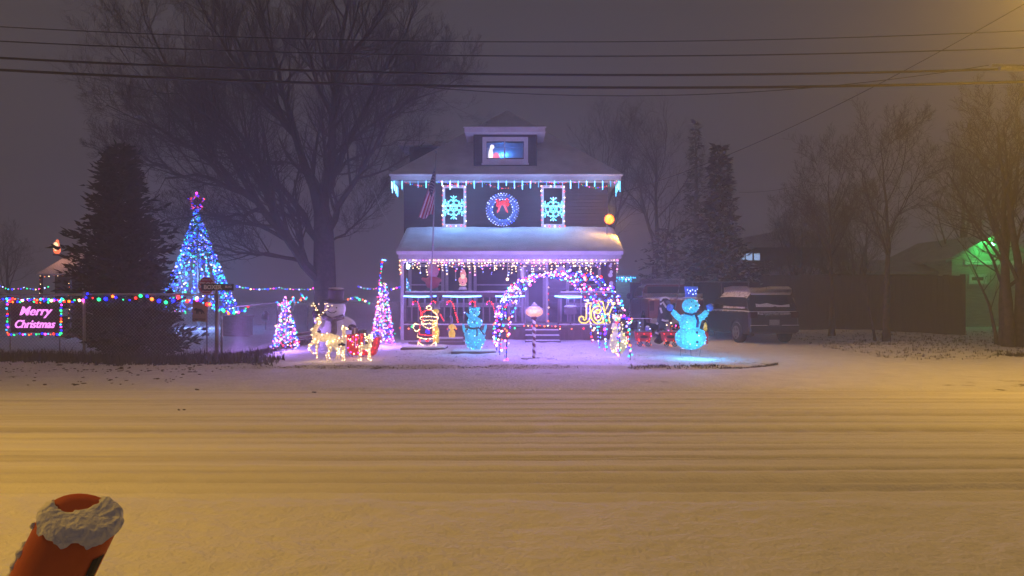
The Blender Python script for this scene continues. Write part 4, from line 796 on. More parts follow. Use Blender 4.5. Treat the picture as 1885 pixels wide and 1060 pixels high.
# big blue snowman
D = 19.2; t, mb, it = snowman3('blue_snowman', 'big glowing cyan snowman in a blue top hat with both mittens raised', D, [(1271, 622, 29, 22), (1270, 593, 20.5, 18), (1271, 563, 16, 14)], None, ['cyan', 'cyan', 'cool'], (46, 28, 14), None, None)
for sd in (-1, 1): mb.tube([P(1270+sd*13, 588, D), P(1270+sd*23, 583, D), P(1270+sd*32, 573, D)], [.085, .085, .075], 10)
mb.build('body', cyan_mesh('cyan_lit_snowman', 1.0), t, True, remesh=.028)
it += [(P(1270+sd*x, y, D)+Vector((0, -.11, 0)), 'cyan') for sd in (-1, 1) for x, y in ((20, 584), (26, 578), (30, 582), (32, 571), (24, 588))]; bulbs(t, it, .0125)
M_bl = pm('blue_lit_mesh', (.05, .10, .40), .7, .3, 20, emit=(.03, .12, .75), estr=.5)
ht = MB().lathe([(.165, .0), (.15, .04), (.145, .12), (.17, .28), (.175, .30), (.02, .305)], P(1272, 548.5, D), 20).build('top_hat', M_bl, t, True); MB().lathe([(.21, -.01), (.215, .005), (.205, .02), (.15, .025)], P(1272, 548.5, D), 20).build('hat_brim', pm('grey_brim', (.20, .18, .25), .7, snow=.8), t, True)
bulbs(ht, [(P(1272+x, 548.5-y, D)+Vector((0, -.16, 0)), 'cool') for x, y in ((-9, 15), (-4, 13), (0, 15), (5, 13), (9, 16), (-7, 9), (6, 8), (1, 7))], .0125); MB().b2((X_(1263, D), D-.12, Z_(528, D)), (X_(1281, D), D+.12, Z_(527, D))).build('hat_snow', M_snow, t)
for sd in (-1, 1): m_ = MB(); m_.ell(P(1270+sd*37, 566, D), (.09, .07, .10)).ell(P(1270+sd*32, 564, D), (.03, .03, .05)); m_.build('mitten', M_bl, t, True, remesh=.018)
MB().tube([P(1258, 576, D)+Vector((0, -.15, 0)), P(1270, 579, D)+Vector((0, -.21, 0)), P(1284, 574, D)+Vector((0, -.14, 0))], .028, 6).tube([P(1277, 578, D)+Vector((0, -.21, 0)), P(1281, 590, D)+Vector((0, -.23, 0)), P(1279, 602, D)+Vector((0, -.24, 0))], .035, 6).build('scarf', pm('navy_scarf', (.03, .02, .10), .7), t, True)
for x, y, r_b, d in ((1270.5, 555, .013, .165), (1281, 555, .013, .14), (1278, 562.5, .02, .18), (1278, 611, .035, .30), (1278, 628, .035, .33)): MB().ell(P(x, y, D)+Vector((0, -d, 0)), r_b, 8, 6).build('coal', M_black, t, True)
mb = MB()
for x in (1253, 1271, 1289): mb.tube([P(x, 642, D), P(x+rng.uniform(-2, 2), 655, D)], .008, 4)
mb.build('stakes', M_metal, t)
# little train of two wagons
M_red = pm('wagon_red', (.38, .025, .03), .5, .3, 12, emit=(1, .03, .03), estr=.12)
for i, (px, lab) in enumerate(((1184, 'left red toy train wagon with lit wheels, carrying a small tree and ball'), (1233, 'red toy train wagon with lit wheels beside the big blue snowman'))):
    D = 21.6; zb = Hz(X_(px, D), D); t = thing('train_wagon', lab, 'toy wagon', (X_(px, D), D, zb), 'toy train wagons'); s = D/F; q = lambda x, y: (X_(px+x, D), Z_(y, D))
    MB().prism([q(-15, 611), q(15, 611), q(12, 628), q(-12, 628)], D-.12, D+.22).build('tub', M_red, t, bevel=.01); MB().b2((X_(px-16, D), D-.13, Z_(611, D)+.001), (X_(px+16, D), D+.23, Z_(609.5, D))).build('rim', pm('rim_black', (.03, .03, .04), .5, snow=.8) if 'rim_black' not in MATS else MATS['rim_black'], t)
    MB().lathe([(.12, -.006), (.12, .006)], (X_(px, D), D-.128, Z_(619.5, D)), 18, (math.pi/2, 0, 0), sx=1, sy=.38).build('panel', M_black, t)
    for sx_ in (-7.5, 7.5):
        w = MB().tube([P(px+sx_+4.2*math.cos(a), 632.5+4.2*math.sin(a), D)+Vector((0, -.14, 0)) for a in [2*math.pi*k/16 for k in range(16)]], .014, 5, closed=True); 
        for k in range(3): w.tube([P(px+sx_+4.2*math.cos(a), 632.5+4.2*math.sin(a), D)+Vector((0, -.14, 0)) for a in (k*math.pi/3, k*math.pi/3+math.pi)], .008, 4)
        w.build('wheel', M_black, t)
    MB().tube([P(px-7.5, 632.5, D)+Vector((0, -.13, 0)), P(px+7.5, 632.5, D)+Vector((0, -.13, 0))], .008, 4).build('axle_rod', M_metal, t)
    bulbs(t, [(P(px+x, y, D)+Vector((0, -.15, 0)), c) for x, y, c in ((-12, 614, 'red'), (0, 614, 'red'), (12, 614, 'red'), (13, 618, 'pink'), (-10, 624, 'red'), (10, 624, 'red'), (-9, 627, 'amber'), (5, 627, 'amber'), (9, 629, 'orange'), (-12, 631, 'orange'), (-2, 634, 'amber'), (1, 636, 'amber'), (13, 634, 'amber'))], .0135)
D = 21.7
tt = thing('toy_tree', 'tiny frosted tree standing in the left toy wagon', 'toy tree', P(1176, 611, D)); MB().lathe([(.07, 0), (.04, .12), (.055, .12), (.025, .24), (.035, .24), (.004, .38)], P(1176, 611, D), 10).build('crown', pm('frosted_green', (.12, .2, .14), .8, .3, 12, snow=1), tt); bulbs(tt, [(P(1176+x, y, D)+Vector((0, -.07, 0)), 'cool') for x, y in ((2, 601), (0, 607), (1, 594))], .014)
tb = thing('toy_ball', 'blue and white ball lying in the left toy wagon', 'ball', P(1192, 606, D)); MB().ell(P(1192, 605, D), .075).build('ball', pm('blue_ball', (.18, .2, .5), .4), tb, True); MB().ell(P(1192, 603, D)+Vector((0, 0, .015)), (.06, .06, .05)).build('snow_cap', M_snow, tb, True); bulbs(tb, [(P(1196, 605, D)+Vector((0, -.06, 0)), 'cool')], .016)
tb = thing('toy_bear', 'brown stuffed bear sitting in the toy wagon beside the blue snowman', 'toy', P(1231, 611, D)); mb = MB(); px_ell(mb, 1231, 606, 6, 6, D); px_ell(mb, 1230, 598, 4.6, 4.4, D); px_ell(mb, 1226.5, 594.5, 1.6, 1.6, D); px_ell(mb, 1233.5, 594.5, 1.6, 1.6, D); px_ell(mb, 1230, 599.5, 2, 1.6, D, -.06); mb.build('body', pm('brown_plush', (.20, .12, .11), .9), tb, True, remesh=.015); bulbs(tb, [(P(x, y, D)+Vector((0, -.09, 0)), c) for x, y, c in ((1226, 598, 'warm'), (1236, 600, 'amber'), (1234, 594, 'warm'), (1243, 599, 'pink'), (1248, 602, 'red'), (1242, 603, 'amber'), (1229, 608, 'pink'), (1236, 609, 'red'))], .014)
# dark hunched figure holding a tall staff
D = 22.6; fx = X_(1222, D); zb = Hz(fx, D); dk = thing('dark_lawn_figure', 'dark hunched lawn figure with snow on its shoulders holding a tall striped staff', 'figure', (fx, D, zb)); mb = MB()
for cx, cy, a, b in ((1224, 556, 11, 10), (1222, 572, 11, 18), (1218, 590, 9, 16), (1229, 592, 9, 16), (1214, 618, 6, 16), (1229, 616, 7, 18), (1212, 628, 9, 5)): px_ell(mb, cx, cy, a, b, D)
mb.tube([P(1226, 566, D), P(1236, 570, D), P(1243, 558, D)], [.1, .08, .06], 8); mb.build('body', pm('black_fur', (.03, .027, .035), .9, .5, 14), dk, True, remesh=.03)
mb = MB()
for pl in ([(1213, 553), (1217, 548), (1224, 547), (1231, 550)], [(1213, 560), (1218, 556), (1224, 566)], [(1213, 566), (1216, 576)], [(1216, 588), (1222, 590), (1228, 590)], [(1206, 596), (1209, 594)], [(1204, 611), (1210, 614)]): mb.tube([P(x, y, D)+Vector((0, -.2, 0)) for x, y in pl], .03, 6)
mb.build('snow_streaks', M_snow, dk, True); MB().ell(P(1228, 556, D)+Vector((0, -.17, 0)), (.07, .05, .06)).build('face', pm('grey_mask', (.16, .14, .18), .7, .5, 14), dk, True)
MB().tube([P(1240, 575, D)+Vector((0, -.12, 0)), P(1249, 535, D), P(1251, 518, D)], .014, 6).ell(P(1252, 513, D), (.03, .03, .05)).build('staff', pm('staff_stripes', (.2, .18, .2), .6, .8, 8, stretch=(.1, .1, 2)), dk)
# gnome
D = 20.8; gx_ = X_(1299, D); zb = Hz(gx_, D); gn = thing('toy_soldier', 'small red-coated ornament with a yellow lit head right of the blue snowman', 'ornament', (gx_, D, zb)); mb = MB(); px_ell(mb, 1300, 619, 4.5, 9, D); mb.tube([P(1298, 626, D), P(1298, 633, D)], .03, 8).tube([P(1302, 626, D), P(1302, 633, D)], .03, 8); mb.build('body', M_red, gn, True, remesh=.015)
MB().ell(P(1298.5, 605, D), (.055, .055, .07)).lathe([(.06, 0), (.035, .07), (.01, .12)], P(1298.5, 601, D), 10).build('head', M_yel, gn, True); MB().ell(P(1298, 635, D), (.045, .06, .02)).ell(P(1303, 635, D), (.045, .06, .02)).build('shoes', M_white, gn, True)
# porch figures
D = 25.3; pg = thing('pink_pig_inflatable', 'plump pink pig inflatable in a red jumper on the left of the porch', 'inflatable', (X_(796, D), D, 1.74)); mb = MB(); px_ell(mb, 797, 499, 11, 14, D); px_ell(mb, 791, 499, 7, 5, D, -.12); px_ell(mb, 791, 486, 3, 4, D); px_ell(mb, 803, 486, 3, 4, D); mb.build('head', pm('pink_nylon', (.50, .22, .30), .6, .08), pg, True, remesh=.03)
mb = MB(); px_ell(mb, 796, 520, 13, 13, D); mb.tube([P(786, 516, D), P(776, 512, D)], [.09, .05], 8).tube([P(806, 515, D), P(813, 516, D)], [.09, .05], 8); mb.build('jumper', pm('red_nylon', (.32, .045, .07), .6, .1), pg, True, remesh=.03); mb = MB(); px_ell(mb, 796, 532, 11, 6, D); mb.build('trousers', pm('green_nylon', (.05, .12, .10), .6), pg, True)
D = 25.2; sb = thing('lit_santa', 'small glowing santa figure standing on a white plinth on the porch', 'figure', (X_(852, D), D, Z_(534, D))); M_slit = pm('lit_santa_plastic', (.6, .3, .25), .5, .3, 10, emit=(1, .30, .20), estr=.85)
mb = MB(); px_ell(mb, 852, 517, 7, 9, D); px_ell(mb, 852.5, 505, 6, 6, D); px_ell(mb, 852, 499, 4.5, 4, D); px_ell(mb, 846, 515, 2.4, 5, D); px_ell(mb, 858, 515, 2.4, 5, D); mb.build('body', M_slit, sb, True, remesh=.02)
mb = MB(); px_ell(mb, 852.5, 509, 4, 4.5, D, -.08); px_ell(mb, 852, 524, 7, 2, D); mb.build('beard', glow('lit_beard', (1, .8, .6), 1.1), sb, True); MB().lathe([(.14, 0), (.13, .05), (.1, .1)], P(852, 533, D), 14).build('plinth', M_white, sb)
MB().ell(P(852, 520, D)+Vector((0, -.125, 0)), (.02, .02, .018)).build('belt', M_black, sb)
D = 25.6; ctx = X_(748, D); t = thing('small_cyan_tree', 'little cyan lit tree at the left end of the porch', 'light tree', (ctx, D, 1.6)); mb = MB().lathe([(.17, 0), (.10, .2), (.12, .2), (.05, .42), (.01, .55)], (ctx, D, 1.72), 12); mb.build('crown', pm('cyan_foil', (.06, .2, .22), .6, .4, 20, emit=(.03, .4, .5), estr=.3), t); MB().tube([(ctx, D, .64), (ctx, D, 1.72)], .02, 6).build('stand', M_metal, t)
bulbs(t, [((ctx+math.cos(a)*r, D-abs(math.sin(a))*r, z), rng.choice(['cyan', 'cool'])) for a, r, z in ((rng.uniform(0, 6.28), .16*(1-(k/45))+.01, 1.74+.5*k/45) for k in range(44))], .015)

# ------------------------------------------------------------------ the light the bulbs throw together
VIO = (.33, .20, 1.0)
for i, pl in enumerate(hoops):
    for k, w_ in ((8, 8), (20, 10), (32, 8)): q = pl[k].lerp(Vector((pl[20].x, pl[20].y, 1.1)), .25); lamp('bulb_light', q, VIO, w_*AK, .25, ar)
lamp('bulb_light', mt.location+Vector((0, -1.2, 1.9)), (.25, .42, 1), 60*AK, .5, mt); lamp('bulb_light', mt.location+Vector((0, 0, .5)), (.25, .35, 1), 30*AK, .4, mt)
for nm, w_ in (('spiral_light_tree', 16), ('tower_light_tree', 18)):
    o = bpy.data.objects[nm]; lamp('bulb_light', o.location+Vector((0, -.55, .55)), (.45, .22, 1), w_*AK, .2, o); lamp('bulb_light', o.location+Vector((0, -.45, 1.1)), (.5, .25, 1), w_*.6*AK, .15, o)
lamp('bulb_light', bk.location+Vector((.1, -.5, .55)), (1, .62, .30), 2.2*AK, .2, bk); lamp('bulb_light', sl.location+Vector((0, -.6, .5)), (1, .45, .30), 2.0*AK, .2, sl)
lamp('bulb_light', be.location+Vector((0, -.7, .6)), (.10, .55, 1), 5*AK, .3, be); sn_b = bpy.data.objects['blue_snowman']; lamp('bulb_light', sn_b.location+Vector((0, -.75, .5)), (.08, .50, 1), 14*AK, .3, sn_b); lamp('bulb_light', sn_b.location+Vector((0, .8, 1.6)), (.08, .50, 1), 5*AK, .3, sn_b)
for x in (-3.4, -1.3, .9, 3.0): lamp('bulb_light', (x, 26.1, 5.35), (.30, .50, 1), 4*AK, .3, ic)
for x in (-2.1, -.3, 1.5): lamp('bulb_light', (x, 26.7, 4.75), (.16, .42, 1), 10*AK, .25, ic)
for x in (-2.9, -.9, 1.0, 2.9): lamp('bulb_light', (x, 24.25, 2.45), (.5, .40, 1), .8*AK, .2, pi_)
for o in [q for q in bpy.data.objects if q.name.split('.')[0] == 'light_bar']: lamp('bar_glow', o.location+Vector((.5, -.15, -.08)), (.12, .22, 1), 1.3*AK, .15, o)
lamp('bulb_light', sa.location+Vector((0, -.4, .7)), (1, .75, .45), 1.5*AK, .2, sa)
# ------------------------------------------------------------------ trees
def branch(mb, r, p, d, L, rad, lvl, up, kids, wob, tips=None):
    n = 5 if lvl < 2 else 4 if lvl == 2 else 3; pts = [p.copy()]; rs = [rad]; q = p.copy(); dd = d.normalized()
    for i in range(n):
        dd = (dd+Vector((r.gauss(0, wob), r.gauss(0, wob), r.gauss(0, wob)+up))).normalized(); q = q+dd*(L/n); pts.append(q.copy()); rs.append(rad*(1-.72*(i+1)/n))
    mb.tube(pts, rs, (6, 5, 4, 3, 3)[min(lvl, 4)], cap=False)
    if lvl < len(kids): spawn(mb, r, pts, rs, L, lvl, up, kids, wob)
def spawn(mb, r, pts, rs, L, lvl, up, kids, wob, t0=.22):
    for k in range(kids[lvl]):
        t = t0+(1-t0)*((k+r.random())/kids[lvl]); i = min(int(t*(len(pts)-1)), len(pts)-2); f = t*(len(pts)-1)-i
        p = pts[i].lerp(pts[i+1], f); dr = (pts[i+1]-pts[i]).normalized()
        a = dr.orthogonal().normalized(); a.rotate(Matrix.Rotation(r.uniform(0, 6.283), 3, dr)); ang = r.uniform(.45, 1.0)
        nd = dr*math.cos(ang)+a*math.sin(ang)
        branch(mb, r, p, nd, L*r.uniform(.42, .68)*(1.12-.5*t), max(.0052, (rs[i]*(1-f)+rs[i+1]*f)*.55), lvl+1, up, kids, wob)
def bare_tree(name, label, base, h, tr, seed, limbs, spread, kids=(6, 5, 4), fork=.3, lean=(0, 0), up=.10, wob=.13, group=None, stems=1):
    r = random.Random(seed); base = Vector(base); t = thing(name, label, 'tree', base, group); tm = MB(); cm = MB()
    for s_ in range(stems):
        o = base+(Vector((r.uniform(-.25, .25), r.uniform(-.15, .15), 0))*(1.4 if stems > 1 else 0)); lx, ly = lean
        if stems > 1: lx += (s_-(stems-1)/2)*spread*.05+r.uniform(-.06, .06); ly += r.uniform(-.25, .25)
        pts = [o-Vector((0, 0, .1))]; rs = [tr*1.3]; q = o.copy(); n = 10; ox = oy = 0
        for i in range(n):
            ox = ox*.6+r.gauss(0, .05); oy = oy*.6+r.gauss(0, .05); q = q+Vector((lx*(.5+i/n)+ox, ly+oy, 1)).normalized()*h*.8/n; pts.append(q.copy()); rs.append(max(.012, tr*(1-.93*(i+1)/n)))
        tm.tube(pts, rs, 9)
        for k in range(limbs):
            f = fork+(1-fork)*(k+r.random()*.8)/limbs; i = min(int(f*n), n-1); a = r.uniform(0, 6.283); el = r.uniform(.75, 1.25)
            d = Vector((math.cos(a)*math.cos(el), math.sin(a)*math.cos(el), math.sin(el))); branch(cm, r, pts[i].lerp(pts[i+1], f*n-i), d, spread*r.uniform(.7, 1.1)*(1.15-.65*f), rs[i]*.42, 0, up, kids, wob)
    tm.build('trunk', M_bark, t, True); cm.build('crown', M_twig, t); return t
# the big bare maple left of the house
D = 30; r_ = random.Random(4); zb = Hz(X_(600, D), D); bt = thing('bare_maple', 'huge spreading bare tree behind the inflatable snowman left of the house', 'tree', (X_(600, D), D, zb)); tm = MB(); cm = MB()
def lp(lst): return [P(x, y, D+dy) for x, y, dy in lst]
tm.tube([P(602, 612, D), P(601, 580, D), P(598, 530, D), P(597, 480, D), P(596, 430, D), P(592, 385, D+.05), P(580, 345, D+.35), P(566, 315, D+.6)], [.62, .50, .46, .44, .40, .33, .25, .18], 12, cap=False)
tm.build('trunk', M_bark, bt, True)
LIMBS = [([(597, 525, 0), (560, 480, -.4), (520, 430, -.9), (478, 380, -1.4), (430, 345, -1.8), (370, 322, -2.2), (300, 330, -2.6)], .30), ([(535, 448, -.7), (480, 340, -1.3), (440, 260, -1.6), (390, 190, -2), (330, 130, -2.2)], .19),
         ([(594, 400, 0), (572, 330, .5), (545, 250, .8), (520, 160, 1.0), (490, 60, 1.2), (470, -40, 1.4)], .27), ([(595, 395, 0), (606, 310, -.5), (612, 220, -.9), (622, 120, -1.1), (640, 10, -1.3), (650, -70, -1.5)], .28),
         ([(600, 360, 0), (635, 270, .4), (680, 180, .8), (730, 90, 1.2), (770, 10, 1.4)], .20), ([(598, 440, 0), (625, 380, -.9), (665, 310, -1.6), (710, 230, -2.2), (765, 160, -2.6)], .19), ([(597, 470, 0), (560, 400, 1.5), (500, 320, 2.6), (430, 230, 3.2), (370, 130, 3.6)], .22),
         ([(560, 482, -.3), (500, 470, -1.2), (440, 465, -1.9), (380, 450, -2.6), (320, 455, -3.2)], .11), ([(480, 382, -1.3), (430, 400, -2), (370, 395, -2.6), (310, 405, -3.0)], .10), ([(600, 340, 0), (640, 300, 2), (700, 270, 3.2), (770, 250, 4)], .12),
         ([(545, 252, .8), (490, 190, .2), (430, 110, -.4), (380, 30, -.6), (350, -50, -.8)], .15), ([(430, 345, -1.8), (350, 270, -2.2), (270, 225, -2.6), (195, 195, -3)], .13), ([(340, 326, -2.2), (265, 290, -2.6), (200, 270, -3)], .08),
         ([(612, 220, -.9), (575, 130, -1.2), (560, 40, -1.4), (555, -60, -1.6)], .13), ([(622, 130, -1.1), (680, 60, -1.2), (720, -30, -1.4)], .12), ([(520, 300, 2.4), (440, 290, 3), (360, 250, 3.6), (280, 200, 4)], .12), ([(680, 180, .8), (745, 150, 1.2), (815, 115, 1.4)], .09), ([(478, 380, -1.4), (410, 260, -.8), (330, 160, -.4), (275, 60, -.2), (250, -30, 0)], .13), ([(440, 350, -1.7), (350, 240, -1.2), (265, 150, -1), (215, 80, -1)], .10), ([(545, 252, .8), (470, 150, 1.4), (420, 40, 1.8), (400, -60, 2)], .13), ([(635, 270, .4), (720, 200, -.5), (800, 170, -1), (850, 140, -1.2)], .09), ([(597, 450, 0), (650, 420, 1), (690, 370, 1.5), (720, 320, 1.8)], .07)]
for pl, rad in LIMBS:
    rad *= .78; pts = along(lp(pl), 14); pts = [pts[0]]+[jit(p, .07) for p in pts[1:]]; rs = [max(.02, rad*(1-.88*i/13)) for i in range(14)]
    cm.tube(pts, rs, 7); L = sum(((b-a).length for a, b in zip(pts, pts[1:])))
    spawn(cm, r_, pts, rs, L*.62+.8, 0, .12, (17, 8, 6, 4), .075, .12)
cm.build('crown', M_twig, bt)
lbl = 'bare tree '
TR = [('bare_tree', lbl+'rising behind the right side of the house roof', (X_(1115, 44), 44, .2), 12.8, .24, 21, 14, 6.6, 1), ('bare_tree', lbl+'between the amber floodlight and the spruces', (X_(1195, 40), 40, .2), 11.4, .22, 22, 13, 5.4, 1),
      ('bare_tree', lbl+'with a slender leaning trunk nearest the dark suv', (X_(1531, 28), 28, Hz(X_(1531, 28), 28)-.02), 7.6, .11, 23, 12, 3.4, 1), ('bare_tree', lbl+'with a straight trunk in the middle of the snowy field', (X_(1632, 25.2), 25.2, Hz(X_(1632, 25.2), 25.2)-.02), 8.6, .12, 24, 12, 3.6, 1)]
for n_, l_, b_, h_, tr_, sd_, li_, sp_, st_ in TR: bare_tree(n_, l_, b_, h_, tr_, sd_, li_, sp_, (8, 6, 5), stems=st_)
bare_tree('bare_tree', 'dark multi-stemmed bare tree at the right edge in front of the green-lit house', (X_(1864, 22.3), 22.3, Hz(X_(1864, 22.3), 22.3)-.03), 8.2, .16, 38, 9, 3.4, (8, 6, 5), stems=3, fork=.22)
bare_tree('leaning_sapling', 'thin sapling leaning left beside the straight-trunked bare tree', (X_(1612, 25.6), 25.6, Hz(X_(1612, 25.6), 25.6)-.02), 4.2, .05, 32, 6, 1.7, (4, 3), lean=(-.22, 0))
bare_tree('leaning_sapling', 'thin sapling leaning left at the foot of the multi-stemmed tree', (X_(1835, 22.8), 22.8, Hz(X_(1835, 22.8), 22.8)-.02), 4.0, .06, 33, 6, 1.8, (4, 3), lean=(-.35, 0))
bare_tree('bare_bush', 'wide bare bush with upright shoots behind the dark suv', (X_(1478, 33), 33, .2), 6.2, .09, 34, 8, 2.8, (7, 6, 4), stems=5, fork=.12)
bare_tree('bare_bush', 'bare bush tangled above the long wooden fence', (X_(1575, 34), 34, .2), 7.0, .09, 35, 8, 2.8, (7, 6, 4), stems=4, fork=.15)
bare_tree('bare_tree', 'tall hazy bare tree far behind the wooden fence at the right', (X_(1760, 36), 36, .2), 9.5, .2, 36, 12, 4.6, (7, 6, 4))
bare_tree('bare_tree', 'dim bare tree far off at the left edge behind the doghouse', (X_(20, 46), 46, .2), 5.2, .15, 37, 10, 3.4, (6, 5, 4))
# conifers
def needle_mat(name, c): return pm(name, c, .85, .5, 3, snow=.12)
M_need = pm('juniper_needles', (.036, .031, .024), .85, .5, 3); M_need2 = needle_mat('spruce_needles', (.028, .030, .032))
def conifer(name, label, base, h, R, seed, mat, whorls, per, sprays, nl, skirt=.04, droop=.15, shape=.85, up=0, bulge=0):
    r = random.Random(seed); base = Vector(base); t = thing(name, label, 'tree', base)
    MB().tube([base-Vector((0, 0, .1)), base+Vector((.03, 0, h*.5)), base+Vector((0, 0, h*.98))], [.02*h+.03, .012*h+.02, .012], 8).build('trunk', M_bark, t, True); mb = MB()
    for w in range(whorls):
        f = skirt+(1-skirt)*w/whorls; z = h*f; rr = R*((1-f)**shape)*r.uniform(.80, 1.12)+.06; ph = r.uniform(0, 6.28)
        if bulge: rr *= 1-bulge*max(0, .35-f)
        n = max(3, int(per*(.35+.65*(1-f))))
        for k in range(n):
            a = 2*math.pi*(k+r.random())/n; l = rr*r.uniform(.55, 1.12)*(1+.13*math.sin(2*a+f*9+seed)+.10*math.sin(5*a-f*21)); d = Vector((math.cos(a), math.sin(a), 0)); p0 = base+Vector((0, 0, z+r.uniform(-.5, .5)*h/whorls)); tip = p0+d*l+Vector((0, 0, -droop*l*1.2+up*l))
            pts = [p0, p0.lerp(tip, .5)+Vector((0, 0, droop*l*.25)), tip]; mb.tube(pts, [.016, .01, .004], 3, cap=False); ns = max(3, int(sprays*(.3+.7*l/R)))
            for j in range(ns):
                u = .18+.82*(j+r.random())/ns; p = pts[0].lerp(pts[1], u*2) if u < .5 else pts[1].lerp(pts[2], u*2-1); side = Vector((-d.y, d.x, 0))
                for s in (-1, 1, 0):
                    q = (d*.55+side*s*r.uniform(.3, .9)+Vector((0, 0, r.uniform(-.45, .35)+up*.6))).normalized(); ln = nl*r.uniform(.5, 1.25)*(1.15-.4*u); wv = q.cross(Vector((r.uniform(-1, 1), r.uniform(-1, 1), r.uniform(.2, 1)))).normalized()*ln*.16
                    mb.add([p-wv*.5, p+q*ln*.45-wv, p+q*ln, p+q*ln*.45+wv], [(0, 1, 2, 3)])
    mb.build('crown', mat, t); return t
D = 19.6; conifer('juniper_tree', 'big dark bushy conifer behind the chain-link fence at the left', (X_(222, D), D, Hz(X_(222, D), D)), 5.45, 1.50, 41, M_need, 60, 17, 9, .30, .02, .05, .52, .35, .25)
conifer('juniper_bush', 'low dark spreading evergreen at the foot of the big conifer', (X_(262, 18.9), 18.9, 0), 2.1, 1.35, 44, M_need, 20, 15, 9, .28, .02, .05, .6, .3)
conifer('spruce_tree', 'tall slim spruce, the left one of the pair behind the pickup', (X_(1281, 50), 50, .2), 13.4, 2.3, 42, M_need2, 30, 13, 8, .42, .06, .22, .9)
conifer('spruce_tree', 'broad dark spruce, the right one of the pair behind the pickup', (X_(1325, 33), 33, .2), 8.2, 1.95, 43, M_need2, 34, 18, 11, .42, .06, .30, .82)
conifer('shrub', 'round dark evergreen shrub far behind the pickup', (X_(1225, 39), 39, .2), 5.2, 2.4, 45, M_need2, 16, 14, 8, .4, .02, .1, .5)
conifer('shrub', 'low evergreen hump at the left of the carport', (X_(1405, 40), 40, .2), 3.4, 1.6, 46, M_need2, 14, 13, 8, .4, .02, .1, .5)
# ------------------------------------------------------------------ chain-link fence, signs and things along it
FD = 17.9; fx0, fx1 = -15.0, X_(400, FD); FT = 1.64
fe = thing('chain_link_fence', 'grey chain-link fence along the street at the left', 'fence', ((fx0+fx1)/2, FD, 0))
for px in (-60, 155, 400): x = X_(px, FD); z = Hz(x, FD); p_ = MB().tube([(x, FD, z-.05), (x, FD, FT+.02)], .034, 8).ell((x, FD, FT+.03), (.04, .04, .04), 8, 6).build('post', M_metal, fe, True)
MB().tube([(fx0, FD, FT), (fx1, FD, FT)], .024, 6).build('top_rail', M_metal, fe, True)
def chain(xa, ya, xb, yb, z0, z1, step, fe):
    mb = MB(); L = math.hypot(xb-xa, yb-ya); ux, uy = (xb-xa)/L, (yb-ya)/L; hh = z1-z0; n = int((L+hh)/step)
    for s in (0, 1):
        for i in range(n):
            u0 = i*step-hh; a, b = max(0, u0), min(L, u0+hh)
            if b <= a: continue
            za, zb_ = z0+(a-u0), z0+(b-u0)
            if s: za, zb_ = z1-(a-u0), z1-(b-u0)
            mb.tube([(xa+ux*a, ya+uy*a+.004*s, za), (xa+ux*b, ya+uy*b+.004*s, zb_)], .0026, 3, cap=False)
    mb.build('wire_mesh', M_metal, fe)
chain(fx0, FD-.04, fx1, FD-.04, .04, FT-.03, .085, fe)
sx0, sy0, sx1, sy1 = X_(403, 18.1), 18.1, X_(566, 28.5), 28.5
f2 = thing('side_fence', 'chain-link fence running back beside the lawn', 'fence', ((sx0+sx1)/2, (sy0+sy1)/2, 0))
for f in (.02, .55, .77, 1.0): x, y = sx0+(sx1-sx0)*f, sy0+(sy1-sy0)*f; MB().tube([(x, y, Hz(x, y)-.05), (x, y, 1.32+.1*f)], .03, 8).build('post', M_metal, f2, True)
MB().tube([(sx0, sy0, 1.32), (sx1, sy1, 1.42)], .022, 6).build('top_rail', M_metal, f2, True); chain(sx0, sy0, sx1, sy1, .08, 1.28, .10, f2)
GC = ['cyan', 'green', 'red', 'amber', 'blue', 'green', 'warm', 'pink', 'blue']
def gar(label, pts, n, r, cols=GC, **k): return light_string('fence_garland', label, pts, n, cols, r, 'light garlands on the fences', .025, **k)
g = []; prev = None
for a, b, d in ((-45, 10, .08), (10, 60, .06), (60, 115, .06), (115, 157, .05)): g += sag(P(a, 553, FD-.07), P(b, 548, FD-.07), d, 8)
gar('coloured bulb garland on the fence left of the dark conifer', g, 36, .025)
g = []
for a, b, d in ((160, 205, .10), (205, 260, .10), (260, 330, .14)): g += sag(P(a, 541, FD-.07), P(b, 547, FD-.07), d, 8)
gar('widely spaced blue and red bulb garland on the fence in front of the dark conifer', g, 16, .033, ['blue', 'red', 'green', 'blue', 'amber', 'blue', 'green'])
g = []
for a, b, ya, yb, d in ((335, 362, 553, 548, .05), (362, 397, 548, 560, .06), (397, 456, 562, 566, .16)): g += sag(P(a, ya, FD-.1), P(b, yb, FD-.1), d, 8)
gar('coloured bulb garland on the fence around the street sign pole', g, 30, .029)
def sp3(f, up=0): return Vector((sx0+(sx1-sx0)*f, sy0+(sy1-sy0)*f-.05, 1.36+.1*f+up))
gar('wavy bulb garland on the side fence left of the small cone tree', sag(sp3(.55), sp3(.66), .12, 8)+sag(sp3(.66, .05), sp3(.77, .12), .18, 8), 26, .030, ['cyan', 'blue', 'pink', 'cyan', 'amber', 'blue', 'green'])
gar('wavy bulb garland on the side fence behind the small cone tree', sag(sp3(.77, .12), sp3(.9, .1), .2, 8)+sag(sp3(.9, .25), sp3(1.0, .1), .12, 8), 22, .030, ['cyan', 'blue', 'green', 'cyan', 'amber', 'red'])
D = 28.5; gar('short arched bulb garland right of the inflatable snowman', [P(632, 556, D), P(645, 549, D), P(655, 548, D), P(668, 552, D), P(680, 558, D)], 12, .036, ['cyan', 'green', 'amber', 'warm', 'blue', 'green'])
D = 41
